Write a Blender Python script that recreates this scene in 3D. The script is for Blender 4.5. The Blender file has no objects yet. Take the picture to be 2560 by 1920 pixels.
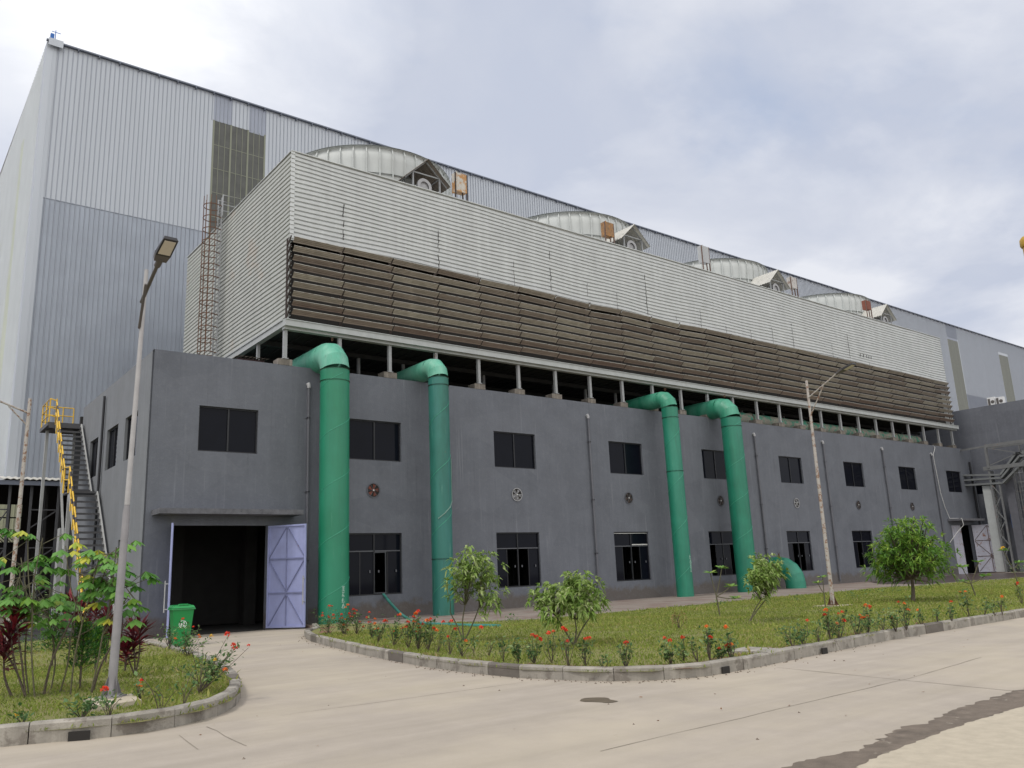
import bpy, math, random
import numpy as np
from mathutils import Vector, Matrix
random.seed(7); rng = np.random.default_rng(7)
R = math.radians
scene = bpy.context.scene
COL = scene.collection

# ------------------------------------------------------------------ camera
CP = np.array([-7.6127, -30.0838, 1.6]); F0 = 2064.5
yaw, pit, rol = .6689, .2256, -.0433
cF = np.array([math.sin(yaw)*math.cos(pit), math.cos(yaw)*math.cos(pit), math.sin(pit)])
r0 = np.array([math.cos(yaw), -math.sin(yaw), 0]); u0 = np.cross(r0, cF)
cR = r0*math.cos(rol)+u0*math.sin(rol); cU = -r0*math.sin(rol)+u0*math.cos(rol)
cam = bpy.data.cameras.new('camera'); camo = bpy.data.objects.new('camera', cam); COL.objects.link(camo)
cam.sensor_width = 36; cam.lens = F0/2560*36; cam.clip_start = .1; cam.clip_end = 3000
m = Matrix.Identity(4)
for i in range(3):
    m[i][0] = cR[i]; m[i][1] = cU[i]; m[i][2] = -cF[i]; m[i][3] = CP[i]
camo.matrix_world = m
scene.camera = camo

# ------------------------------------------------------------------ world, sun, exposure
SUN = Vector((-.52, -.02, .85)).normalized()
w = bpy.data.worlds.new('World'); scene.world = w; w.use_nodes = True
nt = w.node_tree; nt.nodes.clear()
def N(nt, t, **k):
    n = nt.nodes.new(t)
    for a, b in k.items():
        if a.startswith('i_'): n.inputs[a[2:].replace('_', ' ')].default_value = b
        else: setattr(n, a, b)
    return n
def mth(nt, op, a, b=None, c=None, clamp=False):
    n = nt.nodes.new('ShaderNodeMath'); n.operation = op; n.use_clamp = clamp
    for i, v in enumerate((a, b, c)):
        if v is None: continue
        if isinstance(v, (int, float)): n.inputs[i].default_value = v
        else: nt.links.new(v, n.inputs[i])
    return n.outputs[0]
def mixc(nt, f, a, b, mode='MIX'):
    n = nt.nodes.new('ShaderNodeMix'); n.data_type = 'RGBA'; n.blend_type = mode
    for s, v in ((0, f), (6, a), (7, b)):
        if isinstance(v, (int, float)): n.inputs[s].default_value = v
        elif isinstance(v, (tuple, list)): n.inputs[s].default_value = (*v[:3], 1)
        else: nt.links.new(v, n.inputs[s])
    return n.outputs[2]
def ramp(nt, f, stops):
    n = nt.nodes.new('ShaderNodeValToRGB'); cr = n.color_ramp
    while len(cr.elements) < len(stops): cr.elements.new(.5)
    for e, (p, c) in zip(cr.elements, stops):
        e.position = p; e.color = (c, c, c, 1) if isinstance(c, (int, float)) else (*c, 1)
    nt.links.new(f, n.inputs[0]); return n.outputs[0]
sky = N(nt, 'ShaderNodeTexSky', sky_type='NISHITA', sun_disc=False, sun_elevation=math.asin(SUN.z), sun_rotation=math.atan2(SUN.x, SUN.y))
tc = N(nt, 'ShaderNodeTexCoord')
sep = N(nt, 'ShaderNodeSeparateXYZ'); nt.links.new(tc.outputs['Generated'], sep.inputs[0])
den = mth(nt, 'ADD', mth(nt, 'MAXIMUM', sep.outputs[2], 0.0), .22)
comb = N(nt, 'ShaderNodeCombineXYZ')
nt.links.new(mth(nt, 'DIVIDE', sep.outputs[0], den), comb.inputs[0]); nt.links.new(mth(nt, 'DIVIDE', sep.outputs[1], den), comb.inputs[1])
def noise(nt, vec, scale, detail=4, rough=.55, dist=0, **k):
    n = N(nt, 'ShaderNodeTexNoise'); n.inputs['Scale'].default_value = scale; n.inputs['Detail'].default_value = detail
    n.inputs['Roughness'].default_value = rough; n.inputs['Distortion'].default_value = dist
    if vec is not None: nt.links.new(vec, n.inputs['Vector'])
    return n.outputs[0]
c1 = noise(nt, comb.outputs[0], 1.5, 8, .55, .3)
c2 = noise(nt, comb.outputs[0], 1.1, 6, .6, .5)
c3 = noise(nt, comb.outputs[0], 2.6, 6, .55, .6)
body = mixc(nt, ramp(nt, c1, [(.42, 0), (.58, 1)]), (5.3, 5.75, 6.9), (7.7, 7.9, 8.5))
body = mixc(nt, mth(nt, 'MULTIPLY', ramp(nt, c3, [(.46, 0), (.60, 1)]), .5), body, (5.9, 6.25, 7.2))
gap = mth(nt, 'MULTIPLY', ramp(nt, c2, [(.52, 0), (.66, 1)]), .42)
skycol = N(nt, 'ShaderNodeMix', data_type='RGBA'); skycol.inputs[0].default_value = .6
nt.links.new(sky.outputs[0], skycol.inputs[6]); skycol.inputs[7].default_value = (4.6, 5.8, 8.2, 1)
body = mixc(nt, gap, body, skycol.outputs[2])
# thin bright cloud over the warehouse, and unseen sky behind the viewer brightened to light the shaded facade
def dotdir(v):
    n = N(nt, 'ShaderNodeVectorMath', operation='DOT_PRODUCT'); nrm = N(nt, 'ShaderNodeVectorMath', operation='NORMALIZE')
    nt.links.new(tc.outputs['Generated'], nrm.inputs[0]); nt.links.new(nrm.outputs[0], n.inputs[0]); n.inputs[1].default_value = Vector(v).normalized(); return n.outputs['Value']
d1 = dotdir((.20, .94, .70)); g1 = ramp(nt, mth(nt, 'ADD', d1, mth(nt, 'MULTIPLY', mth(nt, 'SUBTRACT', c3, .5), .05)), [(.965, 0), (.988, .4), (1.0, 1)])
body = mixc(nt, g1, body, (10.5, 10.6, 10.9))
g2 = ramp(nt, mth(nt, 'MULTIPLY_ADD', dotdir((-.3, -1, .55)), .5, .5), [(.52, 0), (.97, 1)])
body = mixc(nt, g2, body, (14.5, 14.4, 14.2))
bg = N(nt, 'ShaderNodeBackground'); bg.inputs[1].default_value = .1
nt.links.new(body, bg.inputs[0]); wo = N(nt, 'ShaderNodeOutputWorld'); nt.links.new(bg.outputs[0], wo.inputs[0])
sl = bpy.data.lights.new('sun', 'SUN'); sl.energy = 1.5; sl.angle = R(14); sl.color = (1, .95, .88)
so = bpy.data.objects.new('sun', sl); COL.objects.link(so); so.rotation_euler = SUN.to_track_quat('Z', 'Y').to_euler(); so.location = (0, -10, 60)
scene.view_settings.view_transform = 'Standard'; scene.view_settings.look = 'None'
scene.view_settings.exposure = .08; scene.view_settings.gamma = 1

# ------------------------------------------------------------------ helpers
def ray(x, y):
    x *= 1.15732; y *= 1.15732
    return cF+cR*(x-1280)/F0-cU*(y-960)/F0
def gp(x, y, z=.14):                                   # a pixel of the 2212 px wide view down to the ground
    v = ray(x, y); t = (z-CP[2])/v[2]; p = CP+v*t; return Vector(p)
def yp(x, y, Y):                                       # the same, on an upright plane at depth Y
    v = ray(x, y); t = (Y-CP[1])/v[1]; return Vector(CP+v*t)
ORG = {}
def tag(o, label=None, cat=None, group=None, kind=None):
    if label: o['label'] = label
    if cat: o['category'] = cat
    if group: o['group'] = group
    if kind: o['kind'] = kind
    return o
def thing(name, label, cat, loc=(0, 0, 0), group=None):
    o = bpy.data.objects.new(name, None); COL.objects.link(o); o.location = loc; o.empty_display_size = .2
    ORG[o] = Vector(loc); return tag(o, label, cat, group)
def link(name, me, parent, origin=None):
    o = bpy.data.objects.new(name, me); COL.objects.link(o)
    if parent is not None: o.parent = parent; ORG[o] = ORG[parent]
    else: ORG[o] = Vector((0, 0, 0))
    return o
def copy_tree(o, parent=None):
    c = o.copy(); COL.objects.link(c); ORG[c] = ORG.get(o, Vector())
    if parent: c.parent = parent
    for ch in list(o.children): copy_tree(ch, c)
    return c
class MB:
    def __init__(s): s.v = []; s.f = []; s.m = []; s.sm = []; s.mi = 0
    def add(s, vs, fs, smooth=False):
        b = len(s.v); s.v += [tuple(p) for p in vs]
        for f in fs: s.f.append([b+i for i in f]); s.m.append(s.mi); s.sm.append(smooth)
        return s
    def quad(s, a, b, c, d): return s.add([a, b, c, d], [(0, 1, 2, 3)])
    def box(s, x0, x1, y0, y1, z0, z1):
        return s.add([(x0, y0, z0), (x1, y0, z0), (x1, y1, z0), (x0, y1, z0), (x0, y0, z1), (x1, y0, z1), (x1, y1, z1), (x0, y1, z1)],
              [(0, 3, 2, 1), (4, 5, 6, 7), (0, 1, 5, 4), (1, 2, 6, 5), (2, 3, 7, 6), (3, 0, 4, 7)])
    def hexa(s, p): return s.add(p, [(0, 3, 2, 1), (4, 5, 6, 7), (0, 1, 5, 4), (1, 2, 6, 5), (2, 3, 7, 6), (3, 0, 4, 7)])
    def bar(s, p, q, w, h=None, up=(0, 0, 1)):
        h = h or w; p = Vector(p); q = Vector(q); d = (q-p).normalized(); u = Vector(up)
        if abs(d.dot(u)) > .95: u = Vector((0, 1, 0))
        a = d.cross(u).normalized()*w/2; b = a.cross(d).normalized()*h/2
        return s.hexa([p-a-b, p+a-b, q+a-b, q-a-b, p-a+b, p+a+b, q+a+b, q-a+b])
    def tube(s, pts, r, seg=10, hard=False, cap=True, smooth=True):
        pts = [Vector(p) for p in pts]; n = len(pts); rr = r if isinstance(r, (list, tuple)) else [r]*n
        rings = []; u = None
        for i in range(n):
            a = (pts[i]-pts[i-1]).normalized() if i else (pts[1]-pts[0]).normalized()
            b = (pts[i+1]-pts[i]).normalized() if i < n-1 else a
            t = (a+b).normalized(); k = 1/max(.3, t.dot(a))
            if u is None:
                u = Vector((0, 0, 1)) if abs(t.z) < .9 else Vector((1, 0, 0))
            u = (u-t*u.dot(t)).normalized(); v = t.cross(u)
            # stretch across the mitre
            side = (b-a); sd = side.normalized() if side.length > 1e-5 else None
            ring = []
            for j in range(seg):
                an = 2*math.pi*j/seg; o = (u*math.cos(an)+v*math.sin(an))*rr[i]
                if sd is not None: o = o+sd*(o.dot(sd))*(k-1)
                ring.append(pts[i]+o)
            rings.append(ring)
        if hard:
            for i in range(n-1):
                s.add(rings[i]+rings[i+1], [(j, (j+1) % seg, seg+(j+1) % seg, seg+j) for j in range(seg)], smooth)
        else:
            s.add([p for r_ in rings for p in r_], [(i*seg+j, i*seg+(j+1) % seg, (i+1)*seg+(j+1) % seg, (i+1)*seg+j) for i in range(n-1) for j in range(seg)], smooth)
        if cap:
            s.add(rings[0], [tuple(range(seg))[::-1]]); s.add(rings[-1], [tuple(range(seg))])
        return s
    def ring(s, c, r, t, axis='z', seg=24, h=None):          # square-section hoop
        h = h or t
        for j in range(seg):
            P = []
            for hh in (-h/2, h/2):
                for a_, ro in ((j, r), (j, r+t), (j+1, r+t), (j+1, r)):
                    an = 2*math.pi*a_/seg; x, y = ro*math.cos(an), ro*math.sin(an)
                    P.append({'z': (c[0]+x, c[1]+y, c[2]+hh), 'y': (c[0]+x, c[1]+hh, c[2]+y), 'x': (c[0]+hh, c[1]+x, c[2]+y)}[axis])
            s.add(P, [(0, 3, 2, 1), (4, 5, 6, 7), (0, 1, 5, 4), (2, 3, 7, 6)])
        return s
    def build(s, name, mats, parent=None, tint=None):
        if not isinstance(mats, (list, tuple)): mats = [mats]
        me = bpy.data.meshes.new(name); o = link(name, me, parent); og = ORG[o]
        vs = [(p[0]-og.x, p[1]-og.y, p[2]-og.z) for p in s.v]
        me.from_pydata(vs, [], s.f)
        for x in mats: me.materials.append(x)
        me.polygons.foreach_set('material_index', s.m); me.polygons.foreach_set('use_smooth', s.sm)
        me.update(); return o
def struct(name, mb, m): return tag(mb.build(name, m), kind='structure')
def fast_quads(name, V, mat, parent=None, tint=None, smooth=False):   # V (n,4,3)
    n = len(V); me = bpy.data.meshes.new(name); o = link(name, me, parent); og = np.array(ORG[o])
    V = (V-og).astype(np.float32)
    me.vertices.add(4*n); me.vertices.foreach_set('co', V.ravel())
    me.loops.add(4*n); me.loops.foreach_set('vertex_index', np.arange(4*n, dtype=np.int32))
    me.polygons.add(n); me.polygons.foreach_set('loop_start', np.arange(0, 4*n, 4, dtype=np.int32)); me.polygons.foreach_set('loop_total', np.full(n, 4, np.int32))
    me.materials.append(mat)
    if tint is not None:
        a = me.attributes.new('tint', 'FLOAT', 'FACE'); a.data.foreach_set('value', tint.astype(np.float32))
    me.update(calc_edges=True); me.validate(); return o
def norm(a): return a/np.maximum(np.linalg.norm(a, axis=-1, keepdims=True), 1e-9)
def leafquads(P, D, L, W, droop=0.0, fold=.0):
    """diamond leaves from base P along D"""
    P = np.asarray(P, float); D = norm(np.asarray(D, float)); n = len(P)
    L = np.broadcast_to(L, (n,))[:, None]; W = np.broadcast_to(W, (n,))[:, None]
    rnd = rng.normal(size=(n, 3)); S = norm(np.cross(D, rnd*.35+np.array([0, 0, 1.0])))
    mid = P+D*L*.45; tip = P+D*L; tip[:, 2] -= droop*L[:, 0]
    return np.stack([P, mid+S*W/2, tip, mid-S*W/2], 1)

# ------------------------------------------------------------------ materials
def material(name, col, rough=.8, var=.12, scale=6, metal=0, bump=0, bscale=40, col2=None, stretch=None, streak=0, rust=0, rustcol=(.16, .06, .025), spec=.5, voff=0, rscale=5, rlo=.6):
    m = bpy.data.materials.new(name); m.use_nodes = True; nt = m.node_tree; b = nt.nodes['Principled BSDF']
    g = N(nt, 'ShaderNodeNewGeometry'); pos = g.outputs['Position']
    mp = N(nt, 'ShaderNodeMapping'); nt.links.new(pos, mp.inputs[0])
    if stretch: mp.inputs['Scale'].default_value = stretch
    n1 = noise(nt, mp.outputs[0], scale, 5, .6)
    c2 = col2 or tuple(min(1, c*(1-2*var)) for c in col)
    c = mixc(nt, ramp(nt, n1, [(.3, 0), (.7, 1)]), col, c2)
    n0 = noise(nt, pos, scale*.13, 3, .5)
    c = mixc(nt, mth(nt, 'MULTIPLY', ramp(nt, n0, [(.35, 0), (.65, 1)]), min(1, var*3)), c, tuple(x*.8 for x in col))
    if streak:
        m2 = N(nt, 'ShaderNodeMapping'); m2.inputs['Scale'].default_value = (1, 1, .06); nt.links.new(pos, m2.inputs[0])
        n2 = noise(nt, m2.outputs[0], 3.2, 6, .65)
        c = mixc(nt, mth(nt, 'MULTIPLY', ramp(nt, n2, [(.5, 0), (.72, 1)]), streak), c, tuple(min(1, x*1.45+.015) for x in col))
        c = mixc(nt, mth(nt, 'MULTIPLY', ramp(nt, n2, [(.3, 1), (.46, 0)]), streak), c, tuple(x*.62 for x in col))
    if rust:
        n3 = noise(nt, pos, rscale, 8, .7)
        c = mixc(nt, mth(nt, 'MULTIPLY', ramp(nt, n3, [(rlo, 0), (rlo+.06, 1)]), rust), c, rustcol)
    nt.links.new(c, b.inputs['Base Color'])
    b.inputs['Roughness'].default_value = rough; b.inputs['Metallic'].default_value = metal
    b.inputs['Specular IOR Level'].default_value = spec
    if bump:
        bp = N(nt, 'ShaderNodeBump'); bp.inputs['Strength'].default_value = bump; bp.inputs['Distance'].default_value = .02
        nt.links.new(noise(nt, pos, bscale, 6, .65), bp.inputs['Height']); nt.links.new(bp.outputs[0], b.inputs['Normal'])
    return m
def leafmat(name, stops, rough=.5, trans=.3):
    m = bpy.data.materials.new(name); m.use_nodes = True; nt = m.node_tree; b = nt.nodes['Principled BSDF']
    a = N(nt, 'ShaderNodeAttribute', attribute_name='tint'); c = ramp(nt, a.outputs['Fac'], stops)
    nt.links.new(c, b.inputs['Base Color']); b.inputs['Roughness'].default_value = rough; b.inputs['Specular IOR Level'].default_value = .35
    t = N(nt, 'ShaderNodeBsdfTranslucent'); nt.links.new(c, t.inputs[0]); mx = N(nt, 'ShaderNodeMixShader'); mx.inputs[0].default_value = trans
    nt.links.new(b.outputs[0], mx.inputs[1]); nt.links.new(t.outputs[0], mx.inputs[2]); nt.links.new(mx.outputs[0], nt.nodes['Material Output'].inputs[0]); return m
M = {}
M['stucco'] = material('grey_stucco', (.134, .144, .170), .9, .11, .9, bump=.6, bscale=14, streak=.13)
def weather(m, base=.9, drip=.35):
    nt = m.node_tree; b = nt.nodes['Principled BSDF']; src = b.inputs['Base Color'].links[0].from_socket
    g = N(nt, 'ShaderNodeNewGeometry'); s_ = N(nt, 'ShaderNodeSeparateXYZ'); nt.links.new(g.outputs['Position'], s_.inputs[0])
    mp = N(nt, 'ShaderNodeMapping'); nt.links.new(g.outputs['Position'], mp.inputs[0]); mp.inputs['Scale'].default_value = (7, 7, .22)
    n1 = noise(nt, mp.outputs[0], 1.0, 4, .5); n2 = noise(nt, g.outputs['Position'], .5, 3, .5)
    f = mth(nt, 'MULTIPLY', mth(nt, 'MULTIPLY', ramp(nt, n1, [(.60, 0), (.68, 1)]), ramp(nt, n2, [(.42, 0), (.58, 1)])), drip)
    c = mixc(nt, f, src, (.26, .27, .30))
    f2 = mth(nt, 'MULTIPLY', mth(nt, 'MULTIPLY', ramp(nt, n1, [(.30, 1), (.40, 0)]), ramp(nt, n2, [(.42, 1), (.60, 0)])), drip*1.2)
    c = mixc(nt, f2, c, (.07, .072, .085))
    # splashed dirt low on the wall, ragged upper edge
    n3 = noise(nt, g.outputs['Position'], 2.2, 6, .65)
    h = mth(nt, 'ADD', s_.outputs[2], mth(nt, 'MULTIPLY', n3, -1.1)); d = ramp(nt, mth(nt, 'MULTIPLY', h, 1.0), [(0, 1), (.25, 0)])
    c = mixc(nt, mth(nt, 'MULTIPLY', d, base), c, (.10, .085, .075))
    # old patch repairs
    m2 = N(nt, 'ShaderNodeMapping'); nt.links.new(g.outputs['Position'], m2.inputs[0]); m2.inputs['Scale'].default_value = (.45, .45, .8)
    v = N(nt, 'ShaderNodeTexVoronoi', feature='F1'); nt.links.new(m2.outputs[0], v.inputs['Vector']); v.inputs['Scale'].default_value = 1.0; v.inputs['Randomness'].default_value = .9
    sv = N(nt, 'ShaderNodeSeparateColor'); nt.links.new(v.outputs['Color'], sv.inputs[0])
    c = mixc(nt, mth(nt, 'MULTIPLY', ramp(nt, sv.outputs[0], [(0, 0), (1, 1)]), .16), c, (.21, .22, .25))
    n4 = noise(nt, g.outputs['Position'], 5.5, 9, .72); c = mixc(nt, mth(nt, 'MULTIPLY', ramp(nt, n4, [(.5, 0), (.75, 1)]), .22), c, (.24, .25, .27))
    nt.links.new(c, b.inputs['Base Color'])
weather(M['stucco'])
M['wing'] = material('wing_stucco', (.115, .122, .145), .9, .08, 1.1, bump=.5, bscale=22, streak=.15)
M['stucco_lit'] = material('lit_side_grey_stucco', (.20, .21, .225), .9, .08, 1.1, bump=.5, bscale=22, streak=.2)  # same paint as the front, colour lightened for the side's stronger light
weather(M['stucco_lit'], .8, .2)
weather(M['wing'], .5, .2)
M['stucco_dark'] = material('grey_band', (.12, .122, .142), .9, .1, 3, bump=.4)
M['soil_stain'] = material('canopy_edge', (.15, .152, .17), .9, .25, 5, bump=.4, rust=.7, rustcol=(.02, .02, .02), rscale=9, rlo=.62)
M['cladding'] = material('pale_cladding', (.56, .58, .58), .6, .07, 1.2, streak=.2, rust=.35, rustcol=(.28, .26, .22), rscale=14, rlo=.66)
M['gablecl'] = material('pale_gable_cladding', (.47, .485, .46), .6, .06, 1.2, streak=.2, rust=.35, rustcol=(.46, .37, .30), rscale=.4, rlo=.58)
M['seam'] = material('seam_and_shade_black', (.02, .018, .016), .9, 0)  # open seams, also the painted shade in kerb drains and behind the louvres
M['beam'] = material('galvanised_beam', (.42, .44, .44), .6, .08, 3, rust=.4, rscale=4, rlo=.68, streak=.1)
M['post'] = material('post_paint', (.34, .35, .36), .6, .1, 4, rust=.4, rscale=6, rlo=.66)
M['pier'] = material('stained_concrete', (.22, .195, .17), .9, .3, 6, streak=.9, bump=.5)
M['dark'] = material('dark_soffit', (.05, .052, .055), .8, .2, 2)
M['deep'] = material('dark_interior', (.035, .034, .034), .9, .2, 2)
M['stack'] = material('fan_stack_fibreglass', (.475, .495, .485), .6, .05, 1.5, streak=.18)
M['wh'] = material('warehouse_sheet', (.48, .51, .555), .5, .04, .5, stretch=(2.4, 2.4, .05), streak=.07, metal=.15)
M['wh2'] = material('warehouse_lower_sheet', (.355, .39, .45), .45, .08, .6, streak=.16, metal=.2)
M['wh3'] = material('warehouse_odd_sheet', (.30, .325, .39), .42, .06, .7, streak=.1, metal=.2)
M['whrib'] = material('warehouse_rib', (.34, .365, .42), .5, .05, 1, metal=.2)
M['whside'] = material('warehouse_side_sheet', (.66, .69, .71), .45, .04, .5, streak=.05, metal=.1)
M['frp'] = material('translucent_panel', (.085, .087, .078), .4, .25, 1.6, streak=.15)
M['frp2'] = material('translucent_panel_far', (.155, .16, .13), .5, .12, 3, streak=.3)
M['frpe'] = material('panel_edge', (.21, .22, .165), .5, .05, 1)
M['gut'] = material('eave_gutter', (.16, .18, .23), .5, .05, 1)
M['greenstrip'] = material('yellowed_strip', (.62, .66, .36), .5, .1, .8, streak=.1)
def louvermat():
    m = material('louver_blade', (.37, .33, .295), .7, .2, 5, streak=.3, stretch=(.4, 1, 3))
    nt = m.node_tree; b = nt.nodes['Principled BSDF']; src = b.inputs['Base Color'].links[0].from_socket
    g = N(nt, 'ShaderNodeNewGeometry'); s = N(nt, 'ShaderNodeSeparateXYZ'); nt.links.new(g.outputs['Position'], s.inputs[0])
    cx = mth(nt, 'FLOOR', mth(nt, 'DIVIDE', mth(nt, 'SUBTRACT', s.outputs[0], 4.87), 2.351)); cz = mth(nt, 'FLOOR', mth(nt, 'DIVIDE', mth(nt, 'SUBTRACT', s.outputs[2], 11.84), .381))
    c = N(nt, 'ShaderNodeCombineXYZ'); nt.links.new(cx, c.inputs[0]); nt.links.new(cz, c.inputs[1])
    wn = N(nt, 'ShaderNodeTexWhiteNoise', noise_dimensions='2D'); nt.links.new(c.outputs[0], wn.inputs['Vector'])
    c1 = mixc(nt, wn.outputs[0], (.66, .60, .56), (1.15, 1.18, 1.1)); c2 = mixc(nt, 1.0, src, c1, 'MULTIPLY')
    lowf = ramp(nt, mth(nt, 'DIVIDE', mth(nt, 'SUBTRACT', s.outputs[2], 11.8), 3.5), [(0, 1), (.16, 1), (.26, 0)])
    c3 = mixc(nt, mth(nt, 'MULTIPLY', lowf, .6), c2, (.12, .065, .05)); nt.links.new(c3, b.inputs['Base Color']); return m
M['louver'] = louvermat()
M['lrim'] = material('louver_rim', (.48, .46, .42), .6, .2, 6, rust=.6, rustcol=(.15, .10, .07), rscale=3, rlo=.54)
M['lbr'] = material('louver_bracket', (.06, .045, .04), .8, .2, 8)
M['g1'] = material('green_paint', (.012, .205, .108), .42, .12, .9, streak=.2, rust=.35, rscale=11, rlo=.7)
M['g2'] = material('weathered_teal_paint', (.024, .17, .125), .5, .22, 1.2, streak=.6, rust=.8, rscale=5, rlo=.66, rustcol=(.12, .07, .03))
M['g3'] = material('bright_green_paint', (.012, .195, .118), .45, .14, 1.2, streak=.3, rust=.6, rscale=9, rlo=.68)
M['elb1'] = material('lit_faded_elbow_paint', (.10, .40, .28), .5, .15, 1.8, streak=.2, rust=.7, rscale=4.5, rlo=.66)  # light from above put into the lighter elbow green, besides the fading
M['elb2'] = material('lit_green_elbow_paint', (.035, .28, .17), .5, .18, 2, streak=.3, rust=.7, rscale=6, rlo=.68)  # pipe green lightened to carry the light falling on the elbows
M['hdr'] = material('dusty_pipe', (.30, .29, .24), .8, .2, 3, rust=1, rustcol=(.04, .22, .15), rscale=2.5, rlo=.5)
def fade(m, f0, col, sc=.7):
    nt = m.node_tree; b = nt.nodes['Principled BSDF']; src = b.inputs['Base Color'].links[0].from_socket
    g = N(nt, 'ShaderNodeNewGeometry'); mp = N(nt, 'ShaderNodeMapping'); nt.links.new(g.outputs['Position'], mp.inputs[0]); mp.inputs['Scale'].default_value = (1.2, 1.2, .3)
    n1 = noise(nt, mp.outputs[0], sc, 6, .6, .5); c = mixc(nt, mth(nt, 'MULTIPLY', ramp(nt, n1, [(.4, 0), (.65, 1)]), f0), src, col)
    m2 = N(nt, 'ShaderNodeMapping'); nt.links.new(g.outputs['Position'], m2.inputs[0]); m2.inputs['Scale'].default_value = (6, 6, .5)
    n2 = noise(nt, m2.outputs[0], 1.3, 7, .65); c = mixc(nt, mth(nt, 'MULTIPLY', ramp(nt, n2, [(.58, 0), (.72, 1)]), f0*.6), c, (.035, .06, .045))
    c = mixc(nt, mth(nt, 'MULTIPLY', ramp(nt, n2, [(.28, 1), (.38, 0)]), f0*.7), c, (.16, .36, .28))
    nt.links.new(c, b.inputs['Base Color'])
fade(M['g1'], .35, (.03, .25, .17)); fade(M['g2'], .85, (.03, .17, .15)); fade(M['g3'], .5, (.035, .24, .17)); fade(M['elb1'], .7, (.20, .44, .34), 1.5); fade(M['elb2'], .7, (.10, .34, .24), 1.5)
M['seamg'] = material('weld_paint', (.05, .34, .22), .5, .1, 6)
M['rusty'] = material('rusty_steel', (.17, .085, .05), .85, .25, 8, rust=.5, rustcol=(.32, .14, .07), rscale=6)
M['rustp'] = material('peeling_pole_paint', (.42, .39, .36), .7, .1, 6, rust=.9, rustcol=(.20, .10, .055), rscale=9, rlo=.52)
M['polep'] = material('grey_pole_paint', (.40, .39, .39), .6, .1, 5, rust=.55, rustcol=(.18, .11, .08), rscale=9, rlo=.63)
M['polelow'] = material('lower_pole_paint', (.27, .26, .27), .55, .12, 5, streak=.2)
M['glass'] = material('tinted_glass', (.006, .007, .012), .05, .1, 2, spec=.1)
M['frame'] = material('dark_frame', (.010, .011, .015), .5, .1, 3)
M['alu'] = material('grey_transom', (.10, .105, .12), .5, .1, 3)
M['lav'] = material('lavender_door_paint', (.30, .33, .56), .6, .08, 3, streak=.15, rust=.6, rustcol=(.18, .13, .14), rscale=5, rlo=.66)
M['lavr'] = material('rusty_white_door', (.50, .50, .58), .65, .1, 3, rust=.9, rustcol=(.24, .11, .06), rscale=3.5, rlo=.58)
M['lavd'] = material('door_brace', (.20, .22, .38), .6, .1, 4, rust=.5, rscale=5, rlo=.62)
M['rustbr'] = material('rusty_brace', (.17, .11, .09), .8, .2, 6)
M['pvc'] = material('grey_downpipe', (.12, .123, .143), .55, .12, 3, streak=.2)
M['pvcw'] = material('pale_elbow', (.38, .38, .39), .6, .1, 5)
M['cab'] = material('dusty_cable', (.16, .27, .23), .6, .1, 5)
M['hosew'] = material('white_hose', (.62, .62, .60), .5, .1, 5)
M['hoseg'] = material('teal_hose', (.05, .24, .20), .5, .2, 4)
M['concrete'] = material('concrete_road', (.395, .345, .290), .92, .07, 2.2, bump=.25, bscale=30)
def roadtones(m):
    nt = m.node_tree; b = nt.nodes['Principled BSDF']; src = b.inputs['Base Color'].links[0].from_socket
    g = N(nt, 'ShaderNodeNewGeometry'); mp = N(nt, 'ShaderNodeMapping'); nt.links.new(g.outputs['Position'], mp.inputs[0]); mp.inputs['Scale'].default_value = (.09, 1, 1); mp.inputs['Rotation'].default_value = (0, 0, .03)
    a = noise(nt, mp.outputs[0], 1.4, 6, .6, .3); c = mixc(nt, mth(nt, 'MULTIPLY', ramp(nt, a, [(.42, 0), (.64, 1)]), .55), src, (.28, .245, .20))
    a2 = noise(nt, g.outputs['Position'], .35, 5, .6); c = mixc(nt, mth(nt, 'MULTIPLY', ramp(nt, a2, [(.42, 0), (.66, 1)]), .45), c, (.46, .40, .30))
    a3 = noise(nt, g.outputs['Position'], 14, 8, .75); c = mixc(nt, mth(nt, 'MULTIPLY', ramp(nt, a3, [(.6, 0), (.7, 1)]), .3), c, (.24, .20, .16))
    a4 = noise(nt, g.outputs['Position'], 1.7, 9, .8, 1.2); c = mixc(nt, mth(nt, 'MULTIPLY', ramp(nt, a4, [(.62, 0), (.68, 1)]), .22), c, (.22, .18, .14))
    nt.links.new(c, b.inputs['Base Color'])
roadtones(M['concrete'])
M['stain'] = material('dark_patch', (.20, .16, .125), .95, .3, 5, bump=.8, bscale=25, rust=.8, rustcol=(.34, .30, .24), rscale=4, rlo=.6)
M['puddle'] = material('wet_mud', (.13, .10, .065), .5, .2, 5)
M['slabpale'] = material('pale_slab', (.48, .42, .325), .95, .1, 7, bump=.5, bscale=30)
M['joint'] = material('slab_joint', (.29, .25, .20), .95, .2, 6)
M['kerb'] = material('kerb_concrete', (.33, .305, .265), .92, .16, 4, bump=.6, bscale=40, rust=.7, rustcol=(.15, .13, .11), rscale=2.6, rlo=.53, streak=.6)
M['pave'] = material('pavement_concrete', (.26, .22, .19), .92, .2, 1.2, bump=.4, bscale=30, rust=.8, rustcol=(.17, .12, .10), rscale=.5, rlo=.5)
M['soil'] = material('lawn_soil', (.20, .205, .06), .95, .25, 4, col2=(.20, .165, .075), bump=.8, bscale=40, rust=.5, rustcol=(.22, .12, .065), rscale=1.3, rlo=.6)
M['mud'] = material('reddish_soil', (.25, .14, .08), .95, .2, 12, bump=1, bscale=60)
M['yel'] = material('yellow_rail_paint', (.80, .50, .04), .5, .1, 6)
M['blk'] = material('black_band_paint', (.06, .05, .055), .6, .2, 6)
M['tread'] = material('stair_steel', (.085, .085, .092), .6, .15, 5)
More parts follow.
